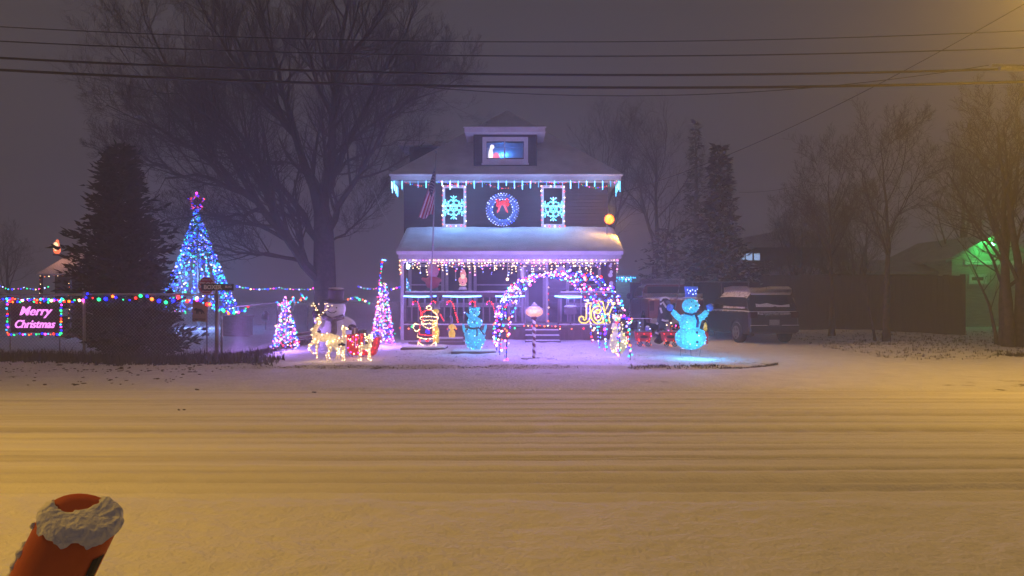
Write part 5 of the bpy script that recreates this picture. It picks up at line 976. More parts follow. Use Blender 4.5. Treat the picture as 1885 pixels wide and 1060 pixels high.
for a, b, lab in ((0, 88, 'far thin string of bulbs behind the doghouse at the left edge'), (436, 592, 'far thin string of bulbs between the strand tree and the big bare tree'), (660, 736, 'far thin string of bulbs just left of the porch')): gar(lab, sag(P(a, 527, D), P((a+b)/2, 530, D), .12, 6)+sag(P((a+b)/2, 530, D), P(b, 528, D), .12, 6), int((b-a)/5), .032, ['blue', 'cool', 'green', 'cyan', 'blue', 'warm', 'pink'])
# merry christmas sign
D = 18.12; M_signp = pm('sign_board', (.025, .012, .03), .6); c = P(64, 583, D); s = D/F; ms = thing('merry_christmas_sign', 'dark sign with pink neon words Merry Christmas in a frame of coloured bulbs', 'neon sign', P(64, 616, D))
MB().b2((X_(20, D), D, Z_(612, D)), (X_(109, D), D+.03, Z_(553, D))).build('board', M_signp, ms); M_np = glow('neon_pink', (2.0, .55, 1.9), 1.0)
text('neon_words', 'Merry', 23*s, P(65, 573, D)+Vector((0, -.03, 0)), M_np, ms, .35, .012, .003); text('neon_words', 'Christmas', 20.5*s, P(64, 597, D)+Vector((0, -.03, 0)), M_np, ms, .35, .012, .003, sx=.88)
fp = [P(x, y, D)+Vector((0, -.04, 0)) for x, y in ((15, 551), (114, 551), (114, 615), (15, 615), (15, 551))]; MB().tube(fp, .014, 5).build('frame', M_metal, ms); bulbs(ms, [(jit(p, .015), c_) for p, c_ in zip(along(fp, 64), ['green', 'blue', 'red', 'amber', 'cyan', 'pink', 'blue', 'green']*9)], .026)
MB().tube([P(19, 614, D), (X_(19, D), D, Hz(-12, D)-.05)], .015, 5).tube([P(110, 614, D), (X_(110, D), D, Hz(-11, D)-.05)], .015, 5).build('leg', M_metal, ms); bulbs(ms, [], .02)
# doghouse with a glowing santa on its roof
D = 25.5; dh = thing('wooden_playhouse', 'small open playhouse with a snowy plank roof behind the fence', 'playhouse', (X_(104, D), D, Hz(X_(104, D), D))); xa, xb = X_(73, D), X_(131, D); zt = Z_(504, D); zr = Z_(463, D)
mb = MB(); mb.add([(xa-.05, D-.1, zt), (xb+.2, D-.1, zt), (xb+.2, D+1.1, zr), (xa+.42, D+1.1, zr), (xa-.05, D-.1, zt-.05), (xb+.2, D-.1, zt-.05), (xb+.2, D+1.1, zr-.05), (xa+.42, D+1.1, zr-.05)], [(0, 1, 2, 3), (7, 6, 5, 4), (0, 4, 5, 1), (1, 5, 6, 2), (2, 6, 7, 3), (3, 7, 4, 0)]); mb.build('roof', roof_mat('snowy_planks', (.66, .64, .66)), dh)
for x in (xa+.05, xb-.05): MB().b2((x-.04, D-.04, .05), (x+.04, D+.04, zt-.051)).build('post', M_rail, dh)
MB().b2((xa+.15, D+.6, .1), (xb, D+.65, zt+.1)).build('back_wall', M_shed, dh); MB().b2((xa+.35, D+.57, .9), (xa+.65, D+.598, 1.3)).build('window', M_white, dh)
light_string('playhouse_lights', 'warm thin light strip edging the playhouse front', [(xa+.05, D-.06, .5), (xa+.05, D-.06, zt-.08), (xb-.05, D-.06, zt-.08), (xb-.05, D-.06, .7)], 30, ['warm', 'amber'], .010)
c = P(105, 455, D+.9); ro = thing('rooftop_santa', 'small glowing red and white santa on the playhouse roof', 'figure', P(105, 470, D+.9)); mb = MB(); px_ell(mb, 105, 460, 6.5, 8, D+.9); px_ell(mb, 105, 450, 4.5, 5, D+.9); px_ell(mb, 105.5, 444, 3, 3.5, D+.9)
mb.build('body', glow('lit_santa_red', (1.7, .28, .10), 1.0), ro, True, remesh=.02); mb = MB(); px_ell(mb, 105, 454, 4.5, 8, D+.9, -.08); mb.build('beard', glow('lit_santa_white', (2.2, 1.3, .7), 1.0), ro, True); MB().lathe([(.14, 0), (.1, .06)], P(105, 470, D+.9), 10).build('base', M_rail, ro); lamp('santa_light', P(106, 452, D+.2), (1, .42, .25), 12, .1, ro)
# santa stop-here sign, dog sign, street sign
M_stop = pm('sign_red', (.34, .04, .06), .45, .1); M_sw = pm('sign_white', (.62, .6, .62), .5, .05); M_gal = pm('sign_pole', (.20, .17, .17), .5, .2, 9, metal=.4)
D = 18.35; s = D/F; c = P(380, 525.5, D); so = thing('stop_sign', 'red octagonal stop sign for santa behind the street sign', 'sign', (c.x, D, 0)); MB().tube([(c.x, D+.03, 0), (c.x, D+.03, c.z)], .02, 6).build('pole', M_gal, so)
octo = lambda R: [(c.x+R*math.cos(math.pi/8+i*math.pi/4), c.z+R*math.sin(math.pi/8+i*math.pi/4)) for i in range(8)]
MB().prism(octo(17.2*s), D, D+.012).build('border', M_sw, so); MB().prism(octo(15.6*s), D-.006, D-.001).build('plate', M_stop, so)
text('words', 'STOP', 15.5*s, c+Vector((0, -.012, 0)), M_sw, so, 0, .003, .004, sx=.82); text('words', 'SANTA', 5*s, c+Vector((0, -.012, 10.6*s)), M_sw, so, 0, .003); text('words', 'PLEASE', 5*s, c+Vector((0, -.012, -10.6*s)), M_sw, so, 0, .003)
D = 17.2; s = D/F; c = P(400.5, 528.5, D); bs = thing('street_sign', 'street name sign reading BOXER on a steel pole at the fence corner', 'sign', (X_(398, D), D, 0)); MB().tube([(X_(398, D), D, Hz(-6.8, D)-.05), (X_(399, D), D, c.z-.05)], .036, 10).build('pole', M_gal, bs, True)
MB().b2((X_(371, D), D-.012, c.z-6.3*s), (X_(430, D), D+.004, c.z+6.3*s)).build('plate', pm('sign_black', (.012, .014, .014), .4), bs); M_let = pm('sign_letters', (.78, .74, .72), .5, .1)
text('words', 'BOXER', 10.5*s, c+Vector((-8.5*s, -.017, -.2*s)), M_let, bs, 0, .003, .005, sx=.98); text('words', 'BLVD', 5.6*s, c+Vector((20.5*s, -.017, .4*s)), M_let, bs, 0, .003, .002, sx=.9); MB().tube([(X_(399, D), D, c.z-.16), (X_(399, D), D, c.z-.08)], .05, 8).build('bracket', M_gal, bs)
D = 17.80; s = D/F; c = P(367, 571.5, D); ds = thing('dog_warning_sign', 'tan warning sign with a running black dog fixed to the fence', 'sign', (c.x, D, c.z-20*s)); MB().b2((c.x-13*s, D-.008, c.z-20.5*s), (c.x+13*s, D, c.z+20.5*s)).build('plate', pm('tan_sign', (.30, .23, .17), .6, .1), ds); M_ink = pm('black_ink', (.02, .018, .02), .6)
text('words', 'WARNING', 5.2*s, c+Vector((0, -.012, 17.2*s)), M_stop, ds, 0, .002, .002, sx=.95); text('words', 'CAN YOU?', 5.2*s, c+Vector((0, -.012, -16.6*s)), M_ink, ds, 0, .002, .002, sx=.92)
for k, w in enumerate((9.5, 8.5)): MB().b2((c.x-w*s, D-.011, c.z+(12.6-k*2.2)*s), (c.x+w*s, D-.0085, c.z+(13.0-k*2.2)*s)).build('text_line', M_ink, ds)
dogp = [(-10, 1), (-8, 4), (-5, 5), (-3, 3), (2, 3.4), (6, 1.5), (9, -2.5), (10, -6), (8.6, -6), (6.5, -3), (5, -6.5), (3.4, -6.5), (3.6, -2.5), (-1, -1.5), (-1.5, -6), (-3, -6), (-3.4, -1), (-4.5, -6), (-6, -6), (-5.6, 0), (-8, .2)]
MB().prism([(c.x+x*s, c.z+z*s) for x, z in dogp], D-.012, D-.0085).build('dog_silhouette', M_ink, ds)
# planter-like bench and post in the back yard
D = 27; one('log_bench', MB().b2((X_(416, D), D-.3, Hz(-10, D)), (X_(460, D), D+.3, Z_(583, D))).b2((X_(416, D)-.04, D-.34, Z_(583, D)+.001), (X_(460, D)+.04, D+.34, Z_(580, D))), M_wood, 'low boxy wooden bench with snow on top in the back yard', 'bench')
D = 29; one('birdhouse_post', MB().tube([(X_(489, D), D, .1), (X_(489, D), D, Z_(592, D))], .03, 6).lathe([(.1, 0), (.16, .1), (.15, .3), (.05, .42)], P(489, 592, D), 10), M_shed, 'dark rounded birdhouse on a post behind the side fence', 'birdhouse')
D = 24; lw = MB()
for i in range(7): lw.tube([(X_(546, D)+rng.uniform(-.1, .1), D-.3+i*.1, .15+.1*(i % 3)), (X_(590, D), D-.25+i*.1, .22+.12*(i % 3))], .06, 7)
one('log_pile', lw, M_wood, 'snow-dusted pile of logs left of the inflatable snowman', 'log pile')
# ------------------------------------------------------------------ flagpole with flag
D = 24.45; pa, pb = P(793, 541, D), P(803, 279, D); fp = thing('flagpole', 'thin flagpole leaning slightly in front of the porch with a drooping flag', 'flagpole', pa); MB().tube([pa, pb], [.024, .02], 8).build('pole', pm('grey_pole', (.36, .34, .38), .4, .1), fp, True); MB().ell(pb, .04, 10, 7).build('finial', M_metal, fp, True); MB().b2((pa.x-.05, D, pa.z-.1), (pa.x+.05, 24.88, pa.z-.02)).build('bracket', M_metal, fp)
fl = MB(); NU, NV = 24, 26; ax = (pb-pa).normalized(); top = pb-ax*.42
FC = [P(803, 300, D), P(800.5, 366, D), P(767, 404, D), P(796, 397, D)]      # hoist top, hoist bottom, fly top, fly bottom
def fpt(u, v):
    q = FC[0].lerp(FC[1], v).lerp(FC[2].lerp(FC[3], v), u)
    return q+Vector((.03*math.sin(v*13+1)*u, math.sin(v*15+u*3)*.09*u-.03*u, .05*math.sin(v*9)*u))
vs = [fpt(i/NU, j/NV) for j in range(NV+1) for i in range(NU+1)]; fs = []; mi = []
for j in range(NV):
    for i in range(NU): fs.append((j*(NU+1)+i, j*(NU+1)+i+1, (j+1)*(NU+1)+i+1, (j+1)*(NU+1)+i)); mi.append(2 if i < NU*.4 and j < 14 else (j//2) % 2)
fl.add(vs, fs); fl.m = mi; flag = fl.build('flag', [pm('flag_red', (.45, .04, .07), .8, .1), pm('flag_white', (.82, .80, .84), .8, .05), pm('flag_blue', (.035, .035, .10), .8, .1)], fp, True)
st = MB()
for a in range(9):
    for b in range(6 if a % 2 == 0 else 5):
        v = (a+.9)/9*.50; u = (b+(.5 if a % 2 == 0 else 1.0)+.15)/6.4*.4; p = fpt(u, v); n_ = (fpt(u+.01, v)-p).cross(fpt(u, v+.01)-p).normalized(); n_ = n_ if n_.y < 0 else -n_
        e1 = (fpt(u+.01, v)-p).normalized(); e2 = n_.cross(e1); q = p+n_*.006; st.add([q+e1*math.cos(w*math.pi/5)*(.016 if w % 2 == 0 else .007)+e2*math.sin(w*math.pi/5)*(.016 if w % 2 == 0 else .007) for w in range(10)], [tuple(range(10))])
st.build('stars', MATS['flag_white'], flag)
# ------------------------------------------------------------------ vehicles
M_tyre = pm('tyre', (.018, .017, .017), .85, .2, 12, snow=.3); M_rim = pm('alloy_rim', (.35, .35, .36), .35, .1, 8, metal=.7); M_red_l = pm('tail_lens', (.05, .006, .006), .2, .1); M_chrome = pm('bright_trim', (.5, .5, .52), .25, .05, 5, metal=.8, snow=.4)
M_sglass = pm('frosted_glass', (.02, .02, .024), .12, .3, 6, spec=.6, snow=.25); M_fr = pm('snow_crusted_glass', (.48, .47, .50), .7, .7, 14)
def wheel(xf, x, y, r, w, parent, side):
    t = MB(xf).lathe([(r*.62, -w/2), (r*.93, -w/2), (r, -w*.35), (r, w*.35), (r*.93, w/2), (r*.62, w/2)], (x, y, r), 28, (math.pi/2, 0, 0)).build('wheel', M_tyre, parent, True)
    m = MB(xf); yo = y+side*w*.42; m.lathe([(r*.60, -.02), (r*.60, .02), (r*.52, .03)], (x, yo, r), 24, (math.pi/2, 0, 0)); m.build('hub', M_black, t)
    m = MB(xf); m.tube([(x+r*.57*math.cos(a), yo+side*.03, r+r*.57*math.sin(a)) for a in [2*math.pi*k/24 for k in range(24)]], .022, 6, closed=True)
    for k in range(5): a = 2*math.pi*k/5+.3; m.tube([(x+.05*math.cos(a), yo+side*.04, r+.05*math.sin(a)), (x+r*.55*math.cos(a), yo+side*.03, r+r*.55*math.sin(a))], [.04, .026], 5)
    m.ell((x, yo+side*.04, r), (.06, .025, .06), 10, 6); m.build('rim', M_rim, t)
def loft(mb, secs):
    """closed rings of equal length joined in order, ends capped"""
    n = len(secs[0]); vs = [v for s in secs for v in s]; fs = []
    for i in range(len(secs)-1):
        for j in range(n): fs.append((i*n+j, i*n+(j+1) % n, (i+1)*n+(j+1) % n, (i+1)*n+j))
    fs += [tuple(range(n)), tuple((len(secs)-1)*n+j for j in range(n-1, -1, -1))]; return mb.add(vs, fs)
def ring(x, w, z0, z1, cr=.12, tum=0):
    """a rounded cross-section at x: half width w, from z0 up to z1, narrowed by tum at the top"""
    return [(x, -w+.05, z0), (x, w-.05, z0), (x, w, z0+.12), (x, w, (z0+z1)*.55), (x, w-tum, z1-cr), (x, w-tum-cr*.8, z1), (x, -w+tum+cr*.8, z1), (x, -w+tum, z1-cr), (x, -w, (z0+z1)*.55), (x, -w, z0+.12)]
# dark boxy SUV; x runs forward, y to its left
D = 25.0; th = math.radians(90+9); sx_, sy_ = X_(1374, D)+.94, D; zb = Hz(sx_, sy_+1.0)-.005
XF = Matrix.Translation((sx_, sy_, zb)) @ Matrix.Rotation(th, 4, 'Z'); suv = thing('suv', 'dark grey boxy suv dusted with snow parked in the drive, seen from behind', 'car', (sx_, sy_, zb)); M_suv = pm('dark_grey_paint', (.014, .014, .017), .28, .12, 4, spec=.5, snow=.52)
W = .93; body = loft(MB(XF), [ring(.0, W-.10, .42, .98, .08), ring(.10, W-.02, .34, 1.10, .05), ring(.5, W, .32, 1.12, .05), ring(2.2, W, .30, 1.13, .06), ring(3.3, W, .30, 1.11, .08), ring(4.1, W-.05, .34, 1.03, .10), ring(4.36, W-.16, .45, .88, .10)]); body.build('body', M_suv, suv, bevel=.03)
loft(MB(XF), [ring(.12, W-.05, 1.09, 1.20, .04, .02), ring(.28, W-.08, 1.09, 1.70, .06, .08), ring(.45, W-.08, 1.09, 1.76, .06, .10), ring(1.6, W-.08, 1.09, 1.79, .06, .12), ring(2.4, W-.09, 1.09, 1.75, .06, .13), ring(2.75, W-.10, 1.09, 1.62, .06, .14), ring(3.25, W-.12, 1.09, 1.16, .03, .03)]).build('cabin', M_suv, suv, bevel=.02)
def panel(name, pts, mat, parent, th_=.012, xf=None, off=(0, 0, 0)):
    c = sum((Vector(p) for p in pts), Vector())/len(pts); n = (Vector(pts[1])-Vector(pts[0])).cross(Vector(pts[2])-Vector(pts[0])).normalized()
    if n.dot(Vector(off)) < 0: n = -n
    k = len(pts); vs = [Vector(p) for p in pts]+[Vector(p)+n*th_ for p in pts]
    return MB(xf).add(vs, [tuple(range(k)), tuple(range(2*k-1, k-1, -1))]+[(i, (i+1) % k, (i+1) % k+k, i+k) for i in range(k)]).build(name, mat, parent)
panel('rear_window', [(.118, .62, 1.24), (.118, -.62, 1.24), (.262, -.57, 1.60), (.262, .57, 1.60)], M_glass, suv, .02, XF, (-1, 0, .3))
MB(XF).add([(.095, .61, 1.245), (.095, -.61, 1.245), (.13, -.61, 1.34), (.115, -.3, 1.30), (.125, 0, 1.33), (.145, .2, 1.38), (.13, .45, 1.34), (.135, .61, 1.36)], [tuple(range(8))]).build('rear_window_snow', M_snow, suv)
for sd in (1, -1):
    yw = lambda z: sd*(W-.075-.11*max(0, (z-1.13))/.6)
    for i, (xa, xb, xc, xd) in enumerate(((.42, .42, 1.18, 1.22), (1.28, 1.26, 2.06, 2.10), (2.16, 2.12, 2.48, 2.95))):
        panel('side_window', [(xa, yw(1.18)+sd*.0, 1.18), (xb+.03, yw(1.64), 1.64), (xc, yw(1.64), 1.64), (xd, yw(1.18), 1.18)], M_fr if i < 2 else M_sglass, suv, .016, XF, (0, sd, 0))
    MB(XF).tube([(.55, sd*.70, 1.76), (.6, sd*.70, 1.82), (1.9, sd*.70, 1.84), (2.2, sd*.68, 1.77)], .022, 6).build('roof_rail', M_snow, suv)
    m = MB(XF).b2((-.012, sd*.60, .88), (.10, sd*.88, 1.08)); m.build('tail_light', M_red_l, suv, bevel=.015)
    m = MB(XF).ell((2.75, sd*1.04, 1.22), (.09, .11, .09), 10, 7).tube([(2.75, sd*.86, 1.16), (2.75, sd*1.0, 1.19)], .03, 6); m.build('side_mirror', M_black, suv, True); MB(XF).ell((2.75, sd*1.04, 1.29), (.09, .11, .04), 10, 6).build('mirror_snow', M_snow, suv, True)
    for xw in (.86, 3.53):
        wheel(XF, xw, sd*(W-.10), .365, .24, suv, sd)
        MB(XF).tube([(xw+.43*math.cos(a), sd*(W+.005), .38+.43*math.sin(a)) for a in [math.pi*k/12-.1 for k in range(13)]], .03, 6).build('wheel_arch', M_black, suv)
    for x in (1.3, 2.2): MB(XF).b2((x, sd*(W+.005), .98), (x+.18, sd*(W+.03), 1.01)).build('door_handle', M_suv, suv)
MB(XF).b2((-.05, -.86, .40), (.06, .86, .62)).build('rear_bumper', M_black, suv, bevel=.03); m = MB(XF)
for ya, yb in ((-.86, -.27), (.27, .86)): m.b2((-.055, ya, .622), (.0, yb, .64))
m.build('bumper_snow', M_snow, suv); MB(XF).b2((-.012, -.18, .64), (.0, .18, .82)).build('licence_plate', pm('plate', (.30, .30, .32), .5, .3, 30), suv); MB(XF).b2((-.04, -.25, .60), (-.02, .25, .615)).build('plate_ledge_snow', M_snow, suv)
MB(XF).b2((-.03, -.55, 1.03), (.02, .55, 1.06)).build('tailgate_ledge', M_suv, suv); tx = text('tailgate_letters', 'BRONCO', .10, XF @ Vector((-.008, 0, .97)), M_chrome, suv, 0, .004, .004, sx=1.25, space=1.5, yaw=th-math.pi/2)
MB(XF).tube([(.07, .1, 1.23), (.14, -.3, 1.28)], .012, 5).build('wiper', M_black, suv); MB(XF).lathe([(.03, 0), (.008, .06), (.004, .2)], (.55, 0, 1.765), 8).build('aerial', M_black, suv)
loft(MB(XF), [ring(.24, W-.17, 1.655, 1.735, .03), ring(.45, W-.17, 1.74, 1.805, .03), ring(1.6, W-.19, 1.76, 1.825, .03), ring(2.35, W-.22, 1.72, 1.78, .03)]).build('roof_snow', M_snow, suv, True)
# red pickup
D = 26.8; th2 = math.radians(90-1); px_, py_ = X_(1194, D)+1.0, D; zb = Hz(px_, py_+2)-.01; XP = Matrix.Translation((px_, py_, zb)) @ Matrix.Rotation(th2, 4, 'Z'); M_tr = pm('maroon_paint', (.17, .035, .035), .35, .15, 4, spec=.5, snow=.35)
tk = thing('pickup_truck', 'maroon pickup truck with snow on roof and bed parked behind the dark figure', 'truck', (px_, py_, zb)); W = 1.0
loft(MB(XP), [ring(.0, W-.04, .55, 1.32, .05), ring(.06, W, .50, 1.40, .04), ring(1.9, W, .48, 1.40, .05)]).build('bed', M_tr, tk, bevel=.02); loft(MB(XP), [ring(1.92, W, .45, 1.40, .05), ring(4.2, W, .45, 1.38, .07), ring(5.5, W-.04, .48, 1.26, .12), ring(5.78, W-.14, .55, 1.1, .12)]).build('body', M_tr, tk, bevel=.03)
loft(MB(XP), [ring(1.96, W-.08, 1.36, 1.50, .04, .02), ring(2.12, W-.10, 1.36, 1.93, .07, .12), ring(3.3, W-.10, 1.36, 1.97, .07, .14), ring(3.7, W-.10, 1.36, 1.88, .07, .14), ring(4.4, W-.10, 1.36, 1.45, .04, .03)]).build('cab', M_tr, tk, bevel=.02)
panel('rear_window', [(1.965, .72, 1.52), (1.965, -.72, 1.52), (2.09, -.70, 1.84), (2.09, .70, 1.84)], M_glass, tk, .02, XP, (-1, 0, .3))
for sd in (1, -1):
    yw = lambda z: sd*(W-.09-.13*max(0, (z-1.40))/.55)
    for xa, xb, xc, xd in ((2.2, 2.24, 2.85, 2.9), (2.98, 2.95, 3.62, 4.05)): panel('side_window', [(xa, yw(1.46), 1.46), (xb, yw(1.84), 1.84), (xc, yw(1.84), 1.84), (xd, yw(1.46), 1.46)], M_sglass, tk, .014, XP, (0, sd, 0))
    MB(XP).ell((4.0, sd*1.14, 1.48), (.08, .12, .13), 10, 7).tube([(4.0, sd*.95, 1.42), (4.0, sd*1.1, 1.45)], .03, 6).build('side_mirror', M_black, tk, True)
    MB(XP).b2((-.012, sd*.80, .95), (.04, sd*.97, 1.30)).build('tail_light', M_red_l, tk, bevel=.01)
    for xw in (1.15, 4.75):
        wheel(XP, xw, sd*(W-.12), .41, .27, tk, sd); MB(XP).tube([(xw+.48*math.cos(a), sd*(W+.0), .44+.48*math.sin(a)) for a in [math.pi*k/12 for k in range(13)]], .03, 6).build('wheel_arch', M_black, tk)
    MB(XP).b2((2.4, sd*(W+.0), 1.2), (2.6, sd*(W+.03), 1.23)).build('door_handle', M_chrome, tk)
MB(XP).b2((-.18, -.95, .50), (-.01, .95, .68)).build('rear_bumper', M_chrome, tk, bevel=.02); loft(MB(XP), [ring(.02, W-.06, 1.402, 1.45, .02), ring(1.88, W-.06, 1.402, 1.46, .02)]).build('bed_snow', M_snow, tk, True); loft(MB(XP), [ring(2.12, W-.26, 1.935, 1.975, .015), ring(3.5, W-.28, 1.955, 1.99, .015)]).build('roof_snow', M_snow, tk, True)
# ------------------------------------------------------------------ right-hand neighbours
M_nw = siding('pale_siding', (.40, .42, .40), .15); M_nroof = roof_mat('far_snowy_roof', (.40, .39, .40))
D = 30.5; wf = thing('wooden_fence', 'long dark wooden privacy fence across the field at the right', 'fence', (X_(1590, D), D, Hz(X_(1590, D), D)))
xa, xb = X_(1400, 32), X_(1778, 27.5); n = 42
for i in range(n):
    f0, f1 = i/n, (i+.97)/n; ya, yb = 32+(27.5-32)*f0, 32+(27.5-32)*f1; X0, X1 = xa+(xb-xa)*f0, xa+(xb-xa)*f1; zt = 1.6+.0284*ya+rng.uniform(-.03, .03)
    MB().add([(X0, ya, .1), (X1, yb, .1), (X1, yb, zt), (X0, ya, zt), (X0, ya+.03, .1), (X1, yb+.03, .1), (X1, yb+.03, zt), (X0, ya+.03, zt)], [(0, 1, 2, 3), (7, 6, 5, 4), (0, 3, 7, 4), (1, 5, 6, 2), (3, 2, 6, 7), (0, 4, 5, 1)]).build('board', M_shed, wf)
D = 34; ns = thing('low_outbuilding', 'long low outbuilding with a snowy roof behind the wooden fence', 'shed', (X_(1650, D), D, .2)); MB().b2((X_(1548, D), D+.3, .1), (X_(1775, D), D+3, 2.6)).build('wall', M_shed, ns)
mb = MB(); xa, xb = X_(1535, D), X_(1778, D); mb.add([(xa, D, 2.62), (xb, D, 2.62), (xb, D+2, 3.25), (xa, D+2, 3.25), (xa, D, 2.72), (xb, D, 2.72), (xb, D+2, 3.35), (xa, D+2, 3.35)], [(3, 2, 1, 0), (4, 5, 6, 7), (0, 1, 5, 4), (1, 2, 6, 5), (2, 3, 7, 6), (3, 0, 4, 7)]); mb.build('roof', M_nroof, ns)
D = 35; dm = thing('covered_boat', 'domed snow-covered tarpaulin showing above the wooden fence behind the suv', 'tarpaulin', (X_(1465, D), D, .2)); MB().lathe([(1.0, -2), (1.02, 0), (.98, .12), (.8, .33), (.5, .48), (.2, .55), (.02, .56)], (X_(1466, D), D, Z_(509, D)), 20, sx=1.42).build('cover', pm('snowy_tarp', (.62, .61, .65), .7, .2, 3), dm, True)
D = 42; cp = thing('neighbour_house', 'dark neighbour house with bright bluish windows beyond the suv', 'house', (X_(1430, D), D, .2)); wy = D
xa, xb = X_(1322, D), X_(1560, D); zt = Z_(452, D); MB().b2((xa, D, 0), (xb, D+5, zt)).build('wall', M_shed, cp); mb = MB(); ap = ((xa+xb)/2+.6, Z_(430, D+2.5)); mb.prism([(xa-.5, zt-.1), (xb+.5, zt-.1), (xb+.5, zt+.08), (ap[0], ap[1]+.1), (xa-.5, zt+.08)], D-.5, D+5.4); mb.build('roof', M_nroof, cp)
M_lw = glow('lit_window_blue', (.34, .50, .80), 1.0)
for a, b in ((1329, 1341), (1343, 1357), (1359, 1371), (1372, 1385), (1387, 1399)):
    w = MB().b2((X_(a, D)-.02, D-.04, Z_(480, D)), (X_(b, D)+.02, D-.005, Z_(465, D))).build('window', M_black, cp); MB().b2((X_(a, D)+.02, D-.05, Z_(479, D)), (X_(b, D)-.02, D-.042, Z_(466.5, D))).build('lit_pane', M_lw, w)
D = 33; gh = thing('green_lit_house', 'pale neighbour house at the right edge with its gable floodlit green', 'house', (X_(1830, D), D, .2)); xa, xb = X_(1752, D), X_(1905, D); ze = Z_(476, D); zr = Z_(437, D)
MB().prism([(xa, 0), (xb, 0), (xb, ze), ((xa+xb)/2, zr), (xa, ze)], D, D+6).build('wall', M_nw, gh); mb = MB(); xm = (xa+xb)/2
for sd, xe in ((-1, xa-.45), (1, xb+.45)): k = (zr-ze)/(xm-xa); zl = ze-.45*k; mb.add([(xe, D-.35, zl+.03), (xm, D-.35, zr+.03), (xm, D+6.2, zr+.03), (xe, D+6.2, zl+.03), (xe, D-.35, zl+.17), (xm, D-.35, zr+.17), (xm, D+6.2, zr+.17), (xe, D+6.2, zl+.17)], [(3, 2, 1, 0), (4, 5, 6, 7), (0, 1, 5, 4), (1, 2, 6, 5), (2, 3, 7, 6), (3, 0, 4, 7)])
mb.build('roof', M_nroof, gh); window(X_(1783, D), X_(1815, D), Z_(521, D), Z_(505, D), D, .12, X_(1799, D), parent=gh)
MB().b2((X_(1775, D), D-.06, Z_(487, D)), (X_(1895, D), D-.005, Z_(480, D))).build('trim_band', M_white, gh)
c = P(1828, 446, D-.8); gl = thing('green_floodlight', 'bright green floodlight under the gable of the pale house', 'lamp', c); MB().lathe([(.04, 0), (.09, .1), (.09, .14)], c, 10, (math.pi/2, 0, 0)).tube([c, c+Vector((0, .8, .05))], .02, 5).build('housing', M_metal, gl); MB().ell(c-Vector((0, .02, .06)), .08).build('lit_lens', glow('green_lens', (3, 22, 6)), gl, True)
lamp('green_light', c+Vector((0, .15, -.08)), (.04, 1, .16), 55, .08, gl)
D = 36; ng = thing('neighbour_garage', 'pale garage wall edged with cyan icicle lights just right of the porch', 'garage', (X_(1135, D), D, .2)); MB().b2((X_(1080, D), D, 0), (X_(1172, D), D+4, Z_(512, D))).build('wall', M_nw, ng); MB().b2((X_(1078, D), D-.3, Z_(512, D)+.002), (X_(1174, D), D+4.2, Z_(507, D))).build('roof', M_nroof, ng)
il = thing('garage_icicle_lights', 'cyan icicle lights along the neighbour garage eave', 'icicle lights', P(1120, 512, D)); it = []
for x in range(1121, 1172, 4):
    for k in range(rng.randint(1, 3)): it.append((P(x+rng.uniform(-1, 1), 511+k*3.2, D-.34), rng.choice(['cyan', 'cyan', 'cool'])))
MB().tube([P(1118, 510, D-.32), P(1173, 510, D-.32)], .008, 4).build('wire', M_wire, il); bulbs(il, it, .032); lamp('icicle_glow', P(1140, 517, D-1.0), (.35, 1, .85), 9, .3, il)
D = 31.5; bf = thing('board_fence', 'dark board fence with a snowy top rail behind the pickup', 'fence', (X_(1290, D), D, .2)); MB().b2((X_(1160, D), D, .1), (X_(1400, D), D+.05, Z_(520, D))).build('boards', M_shed, bf); MB().tube([P(1264, 518, D), P(1380, 519, D)], .03, 6).build('top_rail', M_metal, bf, True)
for x in (1275, 1328, 1378): MB().tube([P(x, 518, D-.03), (X_(x, D), D-.03, .2)], .03, 6).build('post', M_metal, bf)
hp = thing('snow_stake', 'thin pale horizontal rod beside the toy wagons', 'rod', P(1165, 586, 23)); MB().tube([P(1163, 586, 23), P(1200, 586.5, 23)], .012, 5).build('rod', M_white, hp); MB().tube([P(1181, 586, 23), (X_(1181, 23), 23, .1)], .01, 5).build('stake', M_metal, hp)
# ------------------------------------------------------------------ overhead lines and the street lamps
D = 15.0
def wire_line(label, pts, r): return one('overhead_wire', MB().tube(pts, r, 5), M_cable, label, 'cable', 'overhead wires along the street')
M_cable = pm('cable_black', (.02, .018, .018), .6)
def qwire(ys, D, n=26):
    (xa, ya), (xm, ym), (xb, yb) = ys; out = []
    for i in range(n+1):
        x = xa+(xb-xa)*i/n; l = (x-xm)*(x-xb)/((xa-xm)*(xa-xb))*ya+(x-xa)*(x-xb)/((xm-xa)*(xm-xb))*ym+(x-xa)*(x-xm)/((xb-xa)*(xb-xm))*yb; out.append(P(x, l, D))
    return out
wire_line('topmost thin overhead wire', qwire(((-300, 30), (942, 77), (2150, 42)), 15.6), .010)
wire_line('second overhead wire from the top', qwire(((-300, 58), (942, 103), (2150, 76)), 15.3), .013)
wire_line('thick overhead cable third from the top, catching lamplight at the right', qwire(((-300, 88), (942, 137), (2150, 115)), 15.0), .024)
wire_line('thickest and lowest long overhead cable', qwire(((-300, 110), (942, 160), (2150, 140)), 14.8), .027)
wire_line('slack thin cable sagging just under the thick one', qwire(((780, 160), (1040, 175), (1820, 120)), 15.1), .009)
one('cable_splice', MB().tube([P(1840, 125.5, 14.9), P(1885, 127, 14.9)], .05, 8).tube([P(1825, 120, 15), P(1885, 121, 15)], .03, 6), M_metal, 'pale splice case on the thick cable at the right edge', 'cable splice')
a, b = P(2000, -60, 14.5), P(1128, 358, 27); one('service_cable', MB().tube(sag(a, b, .5, 24), .011, 4), M_cable, 'service cable dropping from the street lines to the house corner', 'cable')
one('service_cable', MB().tube(sag(P(1360, 354, 40), P(1480, 340, 33), .1, 8), .012, 4), M_cable, 'short cable stretch behind the broad spruce', 'cable')
